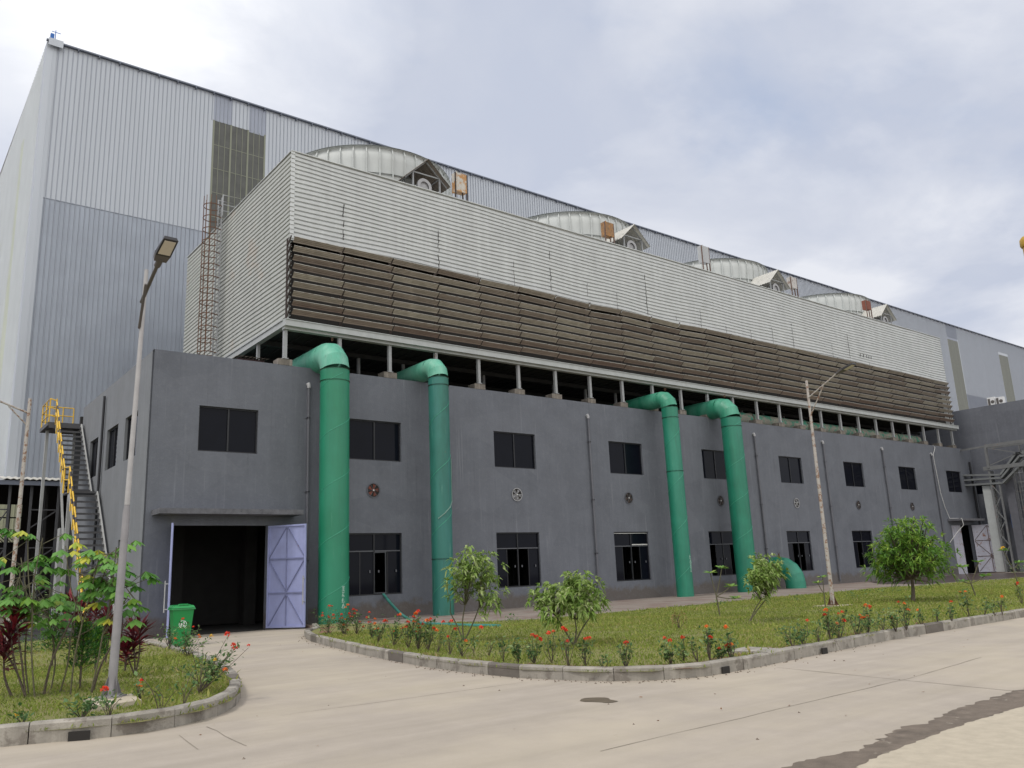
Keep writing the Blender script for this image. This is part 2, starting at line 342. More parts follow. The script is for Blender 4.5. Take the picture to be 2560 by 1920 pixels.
M['strg'] = material('stringer_paint', (.40, .405, .40), .6, .08, 4, streak=.15)
M['bin'] = material('green_plastic', (.006, .24, .055), .38, .06, 3)
M['white'] = material('white_print', (.75, .80, .76), .6, .03, 3)
M['wtext'] = material('painted_characters', (.42, .60, .52), .7, .1, 8)
M['drum'] = material('charred_drum', (.055, .045, .042), .8, .4, 8, rust=.5, rscale=8, rlo=.55)
M['rim'] = material('drum_rim', (.30, .33, .33), .5, .1, 5)
M['bark'] = material('bark', (.12, .095, .07), .9, .3, 20, bump=.6)
M['stemg'] = material('green_brown_stem', (.13, .12, .07), .8, .25, 20)
M['blue'] = material('blue_panel', (.02, .14, .48), .5, .08, 3)
M['tray'] = material('tray_steel', (.17, .18, .185), .6, .1, 3)
M['steelg'] = material('grey_trestle_steel', (.16, .165, .17), .6, .12, 3, rust=.55, rustcol=(.22, .10, .06), rscale=2.2, rlo=.6)
M['acw'] = material('white_ac_casing', (.70, .70, .70), .5, .05, 3)
M['yelp'] = material('yellow_stack_paint', (.55, .33, .03), .5, .15, 2)
M['lumw'] = material('lamp_lens', (.55, .50, .42), .3, .05, 5)
M['lumb'] = material('lamp_housing', (.025, .024, .026), .5, .1, 5)
M['lumg'] = material('lamp_driver_box', (.10, .09, .085), .6, .1, 5)
M['fanr'] = material('rusty_fan_blades', (.20, .05, .03), .7, .3, 9)
M['fang'] = material('grey_fan_blades', (.30, .30, .32), .6, .3, 9)
M['fanb'] = material('brown_fan_blades', (.07, .045, .035), .7, .3, 9)
M['pale_wall'] = material('pale_far_wall', (.62, .64, .46), .7, .06, 2)
M['redtin'] = material('dark_red_sheet', (.06, .02, .022), .6, .2, 6)
M['tin'] = material('tin_roof', (.50, .49, .45), .6, .1, 4, streak=.3)
M['tinu'] = material('tin_roof_weathered', (.20, .17, .14), .8, .2, 4)
M['bxr'] = {0: material('white_box_rusted', (.55, .52, .46), .6, .1, 5, rust=1, rustcol=(.42, .22, .08), rscale=2.2, rlo=.48), 1: material('orange_rust_box', (.34, .20, .10), .8, .3, 6, rust=.8, rustcol=(.40, .19, .06), rscale=4, rlo=.5),
            2: material('plain_grey_box', (.42, .43, .44), .6, .05, 5), 3: material('white_box', (.52, .50, .48), .6, .1, 5, rust=.7, rscale=3, rlo=.55), 4: material('red_rust_box', (.24, .08, .05), .8, .3, 6)}
L = {}
L['cassava'] = leafmat('cassava_leaf', [(0, (.06, .19, .03)), (.6, (.15, .33, .07)), (.88, (.20, .36, .05)), (1, (.52, .50, .07))])
L['mango'] = leafmat('mango_leaf', [(0, (.05, .14, .02)), (.5, (.14, .28, .04)), (.9, (.34, .46, .08)), (1, (.5, .22, .08))])
L['willow'] = leafmat('sapling_leaf', [(0, (.09, .17, .03)), (.45, (.20, .31, .06)), (.8, (.38, .46, .18)), (.96, (.55, .58, .36)), (1, (.6, .42, .06))])
L['ixora'] = leafmat('ixora_leaf', [(0, (.03, .09, .025)), (.6, (.10, .19, .06)), (1, (.26, .34, .13))])
L['cord'] = leafmat('cordyline_leaf', [(0, (.045, .008, .012)), (.6, (.10, .010, .018)), (.9, (.22, .016, .026)), (1, (.30, .16, .13))])
L['conif'] = leafmat('conifer_leaf', [(0, (.02, .09, .015)), (.7, (.06, .20, .03)), (1, (.20, .32, .03))])
L['grass'] = leafmat('grass_blade', [(0, (.12, .165, .028)), (.5, (.24, .305, .055)), (.8, (.35, .35, .10)), (1, (.42, .33, .16))], .8, .4)
L['red'] = leafmat('red_petals', [(0, (.55, .03, .015)), (.7, (.80, .07, .03)), (1, (.85, .18, .09))], .6, .25)
L['orange'] = leafmat('orange_petals', [(0, (.75, .12, .02)), (1, (.9, .35, .08))], .6, .25)
L['yellow'] = leafmat('yellow_petals', [(0, (.75, .40, .02)), (1, (.9, .68, .1))], .6, .25)
L['dry'] = leafmat('dry_leaf', [(0, (.12, .05, .02)), (1, (.35, .20, .10))], .8, .2)
L['plum'] = leafmat('frangipani_leaf', [(0, (.07, .19, .03)), (.7, (.20, .36, .07)), (1, (.40, .48, .12))])

# ------------------------------------------------------------------ ground
def poly(name, pts, z, mat, zb=None):
    mb = MB(); n = len(pts); mb.add([(x, y, z) for x, y in pts], [tuple(range(n))])
    if zb is not None: mb.add([(x, y, z) for x, y in pts]+[(x, y, zb) for x, y in pts], [(i, i+n, (i+1) % n+n, (i+1) % n) for i in range(n)])
    return struct(name, mb, mat)
poly('ground', [(-400, -300), (700, -300), (700, 700), (-400, 700)], -.03, M['pave'])
poly('road', [(-60, -60), (160, -60), (160, 2), (-60, 2)], 0, M['concrete'], -.03)
kR = [(5.25, -1.9), (4.6, -3.6), (3.48, -5.2), (2.62, -7.6), (2.0, -10.2), (1.35, -13.2), (.85, -16.27), (.72, -18.0), (.8, -19.4), (1.15, -20.6), (1.68, -21.3), (2.47, -21.65), (3.86, -21.6), (5.2, -21.45), (8.47, -21.12), (15.6, -20.95), (40, -20.85), (110, -20.6)]
kL = [(-40, -16.2), (-20, -17.2), (-12, -18.2), (-8, -18.72), (-6.17, -18.99), (-5.5, -19.32), (-4.85, -19.5), (-4.1, -19.25), (-3.55, -18.7), (-3.12, -17.9), (-2.63, -16.55), (-2.2, -15.0), (-1.81, -13.33), (-1.4, -10.5), (-1.05, -7.5), (-.8, -4.5), (-.6, -1.6)]
ap = [(110, -10.5), (60, -10), (44.7, -9.6), (40.7, -8.9), (32.5, -8.05), (24.5, -8.1), (14.8, -8.75), (10.2, -8.9), (8.2, -7.6), (6.8, -4.5), (6.2, -1.9)]
lawnR = kR+ap
lawnL = kL+[(-.6, 1.6), (-40, 1.6)]
poly('lawn', lawnR, .13, M['soil']); poly('lawn', lawnL, .13, M['soil'])
poly('pavement', [(5.4, 0), (5.4, -1.85)]+ap[::-1]+[(110, 0)], .10, M['pave'], 0)
mb = MB()
for p, q in zip(ap[1:-1], ap[2:]):
    n_ = max(1, int((Vector(q)-Vector(p)).length/1.0))
    for k in range(n_):
        a = Vector((*p, 0)).lerp(Vector((*q, 0)), k/n_+.01/n_); b = Vector((*p, 0)).lerp(Vector((*q, 0)), (k+1)/n_-.01/n_); mb.bar(a+Vector((0, 0, .12)), b+Vector((0, 0, .12)), .1, .09)
struct('lawn_edging', mb, M['kerb'])
def wetmat():
    m = material('wet_pavement', (.075, .05, .045), .35, .2, 3); return m
M['wet'] = wetmat()
poly('wet_patch', [(38, -8.0), (44.5, -8.9), (57, -8.4), (60, -5), (60, -.3), (45, -.3), (40, -3.8)], .104, M['wet'])
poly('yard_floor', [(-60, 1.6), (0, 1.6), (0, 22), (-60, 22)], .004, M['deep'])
def kerb(name, pts, h=.2, wd=.16, ln=.78, seed=1):
    rd = random.Random(seed); mb = MB(); P = [Vector((x, y, 0)) for x, y in pts]
    cum = [0]
    for i in range(1, len(P)): cum.append(cum[-1]+(P[i]-P[i-1]).length)
    def at(s):
        for i in range(1, len(P)):
            if s <= cum[i] or i == len(P)-1:
                return P[i-1].lerp(P[i], (s-cum[i-1])/(cum[i]-cum[i-1]))
    s = 0
    while s < cum[-1]-.1:
        e = min(s+ln+rd.uniform(-.06, .06), cum[-1]); a = at(s+.006); b = at(e-.006); d = (b-a).normalized(); n = Vector((-d.y, d.x, 0))*1.0
        hh = h+rd.uniform(-.008, .008); j = rd.uniform(-.008, .008); c = .025
        prof = [(0, 0), (0, hh-c), (c, hh), (wd-c, hh), (wd, hh-c), (wd, 0)]
        va = [a+n*(j+u)+Vector((0, 0, z)) for u, z in prof]; vb = [b+n*(j+u)+Vector((0, 0, z)) for u, z in prof]
        mb.mi = 1 if rd.random() < .05 else 0
        mb.add(va+vb, [(i, i+1, i+7, i+6) for i in range(5)]+[(0, 1, 2, 3, 4, 5)[::-1], (6, 7, 8, 9, 10, 11)]); s = e
    return mb
M['kerbd'] = material('stained_kerb', (.17, .15, .13), .92, .2, 4, bump=.6)
mb = kerb('kerb', kR, .19, ln=.8); struct('kerb', mb, [M['kerb'], M['kerbd']])
mb = kerb('kerb', kL, .215, seed=5)
struct('kerb', mb, [M['kerb'], M['kerbd']])
# drain mouths in the kerbs: near-black blocks stand for the shaded recesses
for i, (a, b) in enumerate((((-5.56, -19.30), (-5.36, -19.39)), ((2.83, -21.667), (3.0, -21.66)), ((5.88, -21.425), (6.05, -21.415)))):
    a = Vector((*a, 0)); b = Vector((*b, 0)); d = (b-a).normalized(); n = Vector((d.y, -d.x, 0))*.009
    mb = MB(); mb.hexa([a+n, b+n, b-n*2, a-n*2, a+n+Vector((0, 0, .10)), b+n+Vector((0, 0, .10)), b-n*2+Vector((0, 0, .10)), a-n*2+Vector((0, 0, .10))])
    struct('kerb_drain', mb, M['seam'])
# joints and cracks of the slabs, the dark patch, the pale far slab, the puddle
def strip(mb, pts, wd, z, jit=0.0, step=.35):
    for (p, q) in zip(pts, pts[1:]):
        p = Vector((p[0], p[1], 0)); q = Vector((q[0], q[1], 0)); n = max(1, int((q-p).length/step)); d = (q-p).normalized(); s = Vector((-d.y, d.x, 0)); last = None
        for i in range(n+1):
            c = p.lerp(q, i/n)+s*random.uniform(-jit, jit); ww = wd*random.uniform(.5, 1.3) if jit else wd
            a, b = c+s*ww/2+Vector((0, 0, z)), c-s*ww/2+Vector((0, 0, z))
            if last: mb.quad(last[1], b, a, last[0])
            last = (a, b)
mb = MB()
def G2(x, y): p = gp(x, y, 0); return (p.x, p.y)
strip(mb, [G2(605, 1546), G2(1132, 1474)], .012, .004, .012)
strip(mb, [G2(1677, 1442), G2(2199, 1494)], .016, .004, .008)
strip(mb, [G2(1296, 1623), G2(1958, 1467), G2(2120, 1420)], .010, .004, .01)
strip(mb, [G2(447, 1570), G2(532, 1612)], .012, .004, .015)
strip(mb, [G2(390, 1588), G2(425, 1620)], .008, .004, .015)
struct('road_joint', mb, M['joint'])
def blob(name, pts, z, mat, jit=.03):
    P = []
    n = len(pts)
    for i in range(n):
        a = Vector((*pts[i], 0)); b = Vector((*pts[(i+1) % n], 0)); k = max(2, int((b-a).length/.07))
        for j in range(k):
            c = a.lerp(b, j/k); P.append((c.x+random.uniform(-jit, jit), c.y+random.uniform(-jit, jit)))
    return poly(name, P, z, mat)
top = [(1690, 1659), (1770, 1634), (1850, 1622), (1895, 1600), (1950, 1572), (2000, 1563), (2060, 1535), (2120, 1515), (2212, 1488)]
bot = [(2212, 1528), (2100, 1560), (2030, 1585), (1960, 1612), (1900, 1635), (1850, 1659)]
far = (9, -25.35); far2 = (9, -25.75)
blob('dark_road_patch', [G2(*p) for p in top]+[(7, -25.5), (14, -25.6), (14, -26.2), (7, -25.95)]+[G2(*p) for p in bot]+[(-1.5, -26.5), (-2.6, -26.7), (-2.6, -26.3)], .004, M['stain'], .035)
blob('pale_slab', [G2(*p) for p in bot][::-1]+[(7, -25.93), (14, -26.15), (14, -40), (-3, -40), (-2.6, -26.8), (-1.5, -26.6)], .008, M['slabpale'], .02)
c = Vector((*G2(1294, 1513), 0))
blob('puddle', [(c.x+.17*math.cos(a)*(1+.3*math.sin(3*a)), c.y+.28*math.sin(a)) for a in np.linspace(0, 6.28, 18)[:-1]], .004, M['puddle'], .008)
mb = MB(); p0 = [gp(1566, 1411, .15), gp(1611, 1401, .15), gp(1706, 1406, .15), gp(1655, 1412, .15)]
for k in range(3):
    a, b = p0[0].lerp(p0[3], k/3+.01), p0[0].lerp(p0[3], (k+1)/3-.01); c_, d_ = p0[1].lerp(p0[2], (k+1)/3-.01), p0[1].lerp(p0[2], k/3+.01)
    dz = Vector((0, 0, .06)); mb.hexa([a-dz, b-dz, c_-dz, d_-dz, a+dz*.6, b+dz*.6, c_+dz*.6, d_+dz*.6])
o = mb.build('drain_cover', M['kerb']); tag(o, 'concrete drain cover slabs beside the kerb of the right lawn', 'drain cover')
# soil patches along the kerbs
for i in range(26):
    t = i/26; k = int(t*(len(kR)-4))+1; a = Vector((*kR[k], 0)).lerp(Vector((*kR[k+1], 0)), random.random())
    if a.x > 25: continue
    d = (Vector((*kR[k+1], 0))-Vector((*kR[k], 0))).normalized(); n = Vector((-d.y, d.x, 0)); a += n*random.uniform(.35, .6)
    blob('bare_soil', [(a.x+d.x*u*random.uniform(.3, .8)+n.x*v*.15, a.y+d.y*u*random.uniform(.3, .8)+n.y*v*.15) for u, v in ((-1, 0), (-.5, -1), (.5, -1), (1, 0), (.5, 1), (-.5, 1))], .136+.0004*i, M['mud'], .03)

# ------------------------------------------------------------------ pump house
ph = thing('pump_house', 'long two-storey dark grey stucco pump house under the cooling tower', 'building', (0, 0, 0))
H = 9.95; XR = 64.0
upx = [1.65]+[14.96+7.36*(k-2) for k in range(1, 9)]
upw = [(upx[0], upx[0]+2.2)]+[(x, x+2.46) for x in upx[1:]]
holes = [(a, b, 6.38, 8.05) for a, b in upw]
low = [14.9+7.36*(k-2) for k in range(1, 8)]
holes += [(x, x+2.5, 1.0, 3.43) for x in low]
GATE = (.95, 4.33, 0, 3.73); DOOR = (58.6, 61.95, 0.12, 3.83)
holes += [GATE, DOOR]
fx = [8.72, 16.16, 23.5, 30.95, 38.38, 45.6, 52.95]
def wallgrid(mb, U0, U1, V0, V1, holes, put, t=.24):
    us = sorted({U0, U1, *[h[0] for h in holes], *[h[1] for h in holes]}); vs = sorted({V0, V1, *[h[2] for h in holes], *[h[3] for h in holes]})
    for a, b in zip(us, us[1:]):
        run = None
        for c, d in zip(vs, vs[1:]):
            mu, mv = (a+b)/2, (c+d)/2
            if any(h[0] < mu < h[1] and h[2] < mv < h[3] for h in holes): continue
            mb.add([put(a, c, 0), put(b, c, 0), put(b, d, 0), put(a, d, 0)], [(0, 1, 2, 3)]); mb.add([put(a, c, t), put(b, c, t), put(b, d, t), put(a, d, t)], [(3, 2, 1, 0)])
    for a, b, c, d in holes:
        mb.add([put(a, c, 0), put(b, c, 0), put(b, d, 0), put(a, d, 0), put(a, c, t), put(b, c, t), put(b, d, t), put(a, d, t)], [(0, 4, 5, 1), (1, 5, 6, 2), (2, 6, 7, 3), (3, 7, 4, 0)])
    mb.add([put(U0, V1, 0), put(U1, V1, 0), put(U1, V1, t), put(U0, V1, t)], [(0, 1, 2, 3)])
mb = MB(); wallgrid(mb, 0, XR, 0, H, holes, lambda u, v, t: (u, t, v))
mb.build('wall', M['stucco'], ph)
mb = MB(); sh = [(1.8, 3.62, 6.38, 8.05), (4.74, 6.6, 6.38, 8.05), (8.2, 9.75, 6.38, 8.05), (2.3, 3.58, 1.0, 3.43)]
wallgrid(mb, .24, 11.7, 0, H, sh, lambda u, v, t: (t, u, v)); mb.build('wall', M['stucco_lit'], ph)
mb = MB(); mb.box(5, XR, 13.6, 13.85, 0, 11.5); mb.box(.24, 5, 13.6, 13.85, 0, 9.9); mb.box(0, .24, 11.7, 13.6, 0, 9.2); mb.box(XR-.24, XR, .24, 13.6, 0, 9.3); mb.build('wall', M['deep'], ph)
mb = MB(); mb.box(.24, XR-.24, .24, 13.6, 9.1, 9.3); mb.build('roof_slab', M['dark'], ph)
mb = MB(); mb.box(.24, XR-.24, .24, 13.6, .0, .012); mb.box(.24, XR-.24, 6, 6.2, .05, 9.05)
for x in (2.2, 5.2, 12.6, 20, 27.3, 34.7, 42, 49.4): mb.box(x, x+.5, 4.6, 5.1, 0, 9.1)
mb.build('interior', M['deep'], ph)
# door canopies
mb = MB(); mb.box(.2, 5.3, -.95, -.003, 4.06, 4.24); mb.box(58.1, 62.4, -.95, -.003, 4.1, 4.27); mb.build('door_canopy', M['soil_stain'], ph)
# windows
def upwin(a, b, z0, z1, put, n=2):
    mb = MB()
    def bx(u0, u1, t0, t1, v0, v1):
        P = [put(u0, v0, t0), put(u1, v0, t0), put(u1, v0, t1), put(u0, v0, t1), put(u0, v1, t0), put(u1, v1, t0), put(u1, v1, t1), put(u0, v1, t1)]; mb.hexa(P)
    f = .05
    bx(a+.002, b-.002, .1, .17, z0+.002, z0+f); bx(a+.002, b-.002, .1, .17, z1-f, z1-.002); bx(a+.002, a+f, .1, .17, z0+f, z1-f); bx(b-f, b-.002, .1, .17, z0+f, z1-f)
    m_ = (a+b)/2; bx(m_-.03, m_+.03, .09, .15, z0+f, z1-f)
    fr = mb.build('window_frame', M['frame'], ph); mb = MB(); mb.add([put(a+f, z0+f, .135), put(b-f, z0+f, .135), put(b-f, z1-f, .135), put(a+f, z1-f, .135)], [(0, 1, 2, 3)]); mb.build('pane', M['glass'], fr)
P_F = lambda u, v, t: (u, t, v)
P_S = lambda u, v, t: (t, u, v)
for a, b in upw: upwin(a, b, 6.38, 8.05, P_F)
for a, b, c, d in sh[:3]: upwin(a, b, c, d, P_S)
def lowwin(a, b, z0, z1, put, k=0):
    mb = MB(); f = .05; T = z0+1.72*(z1-z0)/2.43
    def bx(u0, u1, t0, t1, v0, v1): mb.hexa([put(u0, v0, t0), put(u1, v0, t0), put(u1, v0, t1), put(u0, v0, t1), put(u0, v1, t0), put(u1, v1, t0), put(u1, v1, t1), put(u0, v1, t1)])
    bx(a+.002, b-.002, .08, .15, z0+.002, z0+f); bx(a+.002, b-.002, .08, .15, z1-f, z1-.002); bx(a+.002, a+f, .08, .15, z0+f, z1-f); bx(b-f, b-.002, .08, .15, z0+f, z1-f)
    m_ = (a+b)/2; bx(m_-.03, m_+.03, .08, .15, z0+f, z1-f)
    for q in (.25, .75): bx(a+(b-a)*q-.02, a+(b-a)*q+.02, .1, .14, z0+f, T-.02)
    fr = mb.build('window_frame', M['frame'], ph)
    mb = MB(); bx(a+f, m_-.035, .075, .155, T-.022, T+.022); bx(m_+.035, b-f, .075, .155, T-.02, T+.024); mb.build('transom', M['alu'], fr)
    mb = MB(); mb.add([put(a+f, T, .12), put(b-f, T, .12), put(b-f, z1-f, .12), put(a+f, z1-f, .12)], [(0, 1, 2, 3)])
    qs = [(0, .25), (.25, .5), (.5, .75), (.75, 1)]; op = {0: (2,), 1: (1, 2), 2: (1, 2), 3: (0, 3), 4: (1, 2), 5: (1,), 6: (1, 2)}[k % 7]
    for j, (q0, q1) in enumerate(qs):
        if j in op: continue
        u0, u1 = a+(b-a)*q0+.02, a+(b-a)*q1-.02; mb.add([put(u0, z0+f, .11), put(u1, z0+f, .11), put(u1, T-.03, .11), put(u0, T-.03, .11)], [(0, 1, 2, 3)])
    mb.build('pane', M['glass'], fr)
    for q in (.42, .58, .9): mb = MB(); bx(a+(b-a)*q-.028, a+(b-a)*q+.028, .06, .075, z0+.87, z0+.97); mb.build('latch', M['alu'], fr)
    # opened casement sashes
    for j in op:
        mb = MB(); hinge = a+(b-a)*(qs[j][0] if j % 2 == 0 else qs[j][1]); ww = (b-a)/4-.04; s_ = 1 if j % 2 == 0 else -1; an = R(62 if k == 0 else -75)
        du, dt = math.cos(an)*s_*ww, -math.sin(an)*ww
        def pt(q, v, off=0): return put(hinge+du*q, v, .1+dt*q+off)
        z_0, z_1 = z0+.06, T-.04
        for (q0, q1, v0, v1) in ((0, 1, z_0, z_0+.04), (0, 1, z_1-.04, z_1), (0, .07, z_0+.04, z_1-.04), (.93, 1, z_0+.04, z_1-.04)):
            mb.hexa([pt(q0, v0), pt(q1, v0), pt(q1, v0, .03), pt(q0, v0, .03), pt(q0, v1), pt(q1, v1), pt(q1, v1, .03), pt(q0, v1, .03)])
        sa = mb.build('sash', M['alu'] if k == 0 else M['frame'], fr)
for k, x in enumerate(low): lowwin(x, x+2.5, 1.0, 3.43, P_F, k)
a, b, c, d = sh[3]; lowwin(a, b, c, d, P_S, 3)
mb = MB()
mb.box(low[2]+1.3, low[2]+2.42, .045, .07, 2.76, 2.81); mb.box(low[2]+.06, low[2]+2.42, .045, .07, 3.345, 3.37); mb.build('fluorescent_batten', M['hosew'], ph)
# wall fans
for i, x in enumerate(fx):
    c = (x, -.02, 5.15); mb = MB(); mb.ring(c, .27, .035, 'y', 28, .05)
    for an in (0, 60, 120):
        d = Vector((math.cos(R(an)), 0, math.sin(R(an))))*.27; mb.bar(Vector(c)-d-Vector((0, .015, 0)), Vector(c)+d-Vector((0, .015, 0)), .012)
    rg = mb.build('wall_fan', M['pvcw'] if i in (1, 4) else M['stucco_dark'], ph)
    mb = MB(); mb.tube([(x, .0, 5.15), (x, -.006, 5.15)], .27, 28); mb.build('fan_opening', M['seam'], rg)
    mb = MB()
    for j in range(5):
        an = 2*math.pi*j/5+i; p = [(.05, an), (.24, an-.25), (.25, an+.35), (.05, an+.8)]
        mb.add([(x+r_*math.cos(q), -.012-.012*(n_ > 1), 5.15+r_*math.sin(q)) for n_, (r_, q) in enumerate(p)], [(0, 1, 2, 3)])
    mb.build('fan_blades', [M['fanr'], M['fang'], M['fanb'], M['fanb'], M['fang'], M['fanb'], M['fanb']][i], rg)
    mb = MB(); mb.tube([(x, -.02, 5.15), (x, -.05, 5.15)], .035, 12); mb.build('fan_hub', M['hosew'], rg)
# downpipes
for i, x in enumerate((5.83, 20.9, 34.66, 42.08, 49.65, 57.0)):
    mb = MB(); mb.tube([(x, -.1, 9.15), (x-.02*i/5, -.1, .25)], .055, 12)
    for z in (7.9, 5.0, 2.4): mb.ring((x, -.1, z), .055, .02, 'z', 12, .05); mb.bar((x-.1, -.012, z), (x+.1, -.012, z), .03, .02)
    pp = mb.build('downpipe', M['pvc'], ph); mb = MB(); mb.tube([(x, -.0, 9.26), (x, -.07, 9.26), (x, -.1, 9.2), (x, -.1, 9.1)], .075, 12)
    mb.build('downpipe_elbow', M['pvcw'], pp)
mb = MB(); mb.tube([(-.09, 7.1, 9.6), (-.09, 7.1, .3)], .05, 10); mb.build('downpipe', M['frame'], ph)
mb = MB(); mb.tube([(63.3, -.1, 8.9), (63.3, -.1, .3)], .07, 10); mb.build('downpipe', M['frame'], ph)
# gate leaves
def leafdoor(hinge, ang, width, z0, z1, face, br, name='gate_leaf', handle=True, flip=1, label=None):
    """ang = direction of the leaf in plan"""
    d = Vector((math.cos(ang), math.sin(ang), 0)); n = Vector((-d.y, d.x, 0))*flip; h = Vector((hinge[0], hinge[1], 0))
    def P(u, v, t): q = h+d*u+n*t; return (q.x, q.y, v)
    def bx(mb, u0, u1, t0, t1, v0, v1): mb.hexa([P(u0, v0, t0), P(u1, v0, t0), P(u1, v0, t1), P(u0, v0, t1), P(u0, v1, t0), P(u1, v1, t0), P(u1, v1, t1), P(u0, v1, t1)])
    mb = MB(); bx(mb, 0, width, 0, .012, z0, z1)
    lf = mb.build(name, face, ph)
    if label: lf['label'] = label
    mb = MB(); f = .06
    bx(mb, 0, width, .012, .06, z0, z0+f); bx(mb, 0, width, .012, .06, z1-f, z1); bx(mb, 0, f, .012, .06, z0+f, z1-f); bx(mb, width-f, width, .012, .06, z0+f, z1-f)
    mb.build('leaf_frame', face, lf)
    mb = MB(); hh = (z1-z0)/3
    for k in (1, 2): mb.bar(P(f, z0+k*hh, .036), P(width-f, z0+k*hh, .036), .04, .045)
    mb.bar(P(width/2, z0+f, .03), P(width/2, z1-f, .03), .035)
    for k in range(3):
        a = z0+k*hh; t_, b_ = a+hh-.04, a+.04
        if k % 2: t_, b_ = b_, t_
        mb.bar(P(f, b_, .036), P(width/2, t_, .036), .035, .03); mb.bar(P(width-f, b_, .036), P(width/2, t_, .036), .035, .03)
    mb.build('leaf_brace', br, lf)
    if handle:
        mb = MB(); u = width-.02
        for t in (1.15, 1.95): mb.bar(P(u, t-.2, .02), P(u+.0, t-.2, .16), .03)
        mb.tube([P(u, .85, .16), P(u, 1.85, .16)], .02, 8); mb.build('handle', M['pvcw'], lf)
leafdoor((4.36, -.02), R(-57), 1.62, .06, 3.70, M['lav'], M['lavd'], flip=-1, label='lavender gate leaf swung open with its bracing showing')
leafdoor((.95, -.02), R(-106.5), 1.62, .06, 3.70, M['lav'], M['lavd'], flip=-1, label='lavender gate leaf seen edge on')
mb = MB(); mb.box(58.6, 60.2, .05, .1, .12, 3.8); o = mb.build('door_leaf', M['lavr'], ph); o['label'] = 'closed whitish door leaf'
leafdoor((61.95, -.03), R(-58), 2.1, .18, 3.80, M['lavr'], M['rustbr'], 'door_leaf', False, flip=-1, label='whitish door leaf with rusty braces swung open')

# ------------------------------------------------------------------ cooling tower
ct = thing('cooling_tower', 'long white corrugated cooling tower with brown louvres above the grey building', 'cooling tower', (33, 7, 10.2))
TX0, TX1, TZ0, TZ1, TB, TD = 4.98, 61.8, 11.82, 19.2, 15.27, 14.0
def sag(x): return -.11*math.exp(-((x-24)/9)**2)*(.6+.4*math.cos(x*.9))
def wob(x, z): return sag(x)*max(0, min(1, (19.3-z)/3.9))+.028*math.sin(x*.21+z*.7)+.02*math.sin(x*.57+1.3*z)+.012*math.sin(x*1.3+z*2.1)
def corr(mb, z0, z1, us, put, per=.198, dep=.07, wv=True):
    n = int(round((z1-z0)/per)); per = (z1-z0)/n; prof = []
    for i in range(n):
        z = z0+i*per; prof += [(z, 0.0), (z+per*.62, 0.0), (z+per*.74, dep), (z+per*.93, dep)]
    prof.append((z1, 0.0))
    V = []
    for u in us:
        for z, t in prof:
            k = wob(u, z) if (wv and z < z1-.02 and (z0 > 13 or z > z0+.02)) else 0
            V.append(put(u, z+k, t))
    m_ = len(prof); mb.add(V, [(i*m_+j, (i+1)*m_+j, (i+1)*m_+j+1, i*m_+j+1) for i in range(len(us)-1) for j in range(m_-1)])
mb = MB(); us = list(np.arange(TX0, TX1, .9))+[TX1]
corr(mb, TB, TZ1, us, lambda u, z, t: (u, t, z))
mb.mi = 1
rd = random.Random(3)
for k in range(25):
    x = 4.98+2.351*k+rd.uniform(-.15, .15)
    if k == 0: continue
    big = k in (1, 3, 6, 9, 15, 18)
    z0 = TB+rd.uniform(0, .1); z1 = z0+(rd.uniform(1.3, 2.6) if big else rd.uniform(.3, 1.3))*(1 if rd.random() < .75 or big else 0)
    z = z0
    while z < z1:
        x1 = x+rd.uniform(-.02, .02)
        if rd.random() < .8: mb.bar((x1, -.004, z), (x1+rd.uniform(-.02, .02), -.004, z+.15), (.03 if big else .014)*rd.uniform(.6, 1.3), .012, up=(0, 1, 0))
        z += .15
for k, x in enumerate((48.6, 49.05, 49.5, 49.8, 50.1)): mb.bar((x, -.004, 15.95), (x+.05, -.004, 16.18), .07, .012, up=(0, 1, 0))
mb.build('front_cladding', [M['cladding'], M['seam']], ct)
mb = MB(); us = list(np.arange(0, TD, .9))+[TD]
corr(mb, TZ0, TZ1, us, lambda u, z, t: (TX0+t, u, z)); mb.build('side_cladding', M['gablecl'], ct)
mb = MB(); mb.box(TX1-.02, TX1+.02, 0, TD, TZ0, TZ1); mb.box(TX0+.05, TX1-.05, TD-.05, TD, TZ0, TZ1); mb.build('rear_cladding', M['cladding'], ct)
mb = MB(); mb.box(TX0+.06, TX1-.06, .06, TD-.06, TZ1-.12, TZ1-.05); mb.build('fan_deck', M['cladding'], ct)
mb = MB()
for k in range(20): z = TB+.05+k*.198; mb.hexa([(TX0-.03, -.035, z), (TX0+.14, -.035, z), (TX0+.14, .0, z), (TX0-.03, .0, z), (TX0-.03, -.02, z+.17), (TX0+.14, -.02, z+.17), (TX0+.14, .0, z+.17), (TX0-.03, .0, z+.17)])
mb.box(TX0-.02, TX1+.02, -.05, .05, TZ1, TZ1+.035); mb.box(TX0-.045, TX0+.05, .05, TD, TZ1, TZ1+.035)
rd = random.Random(8)
for k in range(90): x = TX0+.3+k*.63; mb.box(x, x+.04, -.05, -.03, TZ1+.035, TZ1+.06)
mb.build('corner_flashing', M['cladding'], ct)
# inner fill wall behind the louvres, coloured near-black for the shade in the gaps
mb = MB(); mb.box(TX0+.08, TX1-.08, .55, .6, TZ0, TB+.1); mb.build('dark_fill_wall', M['seam'], ct)
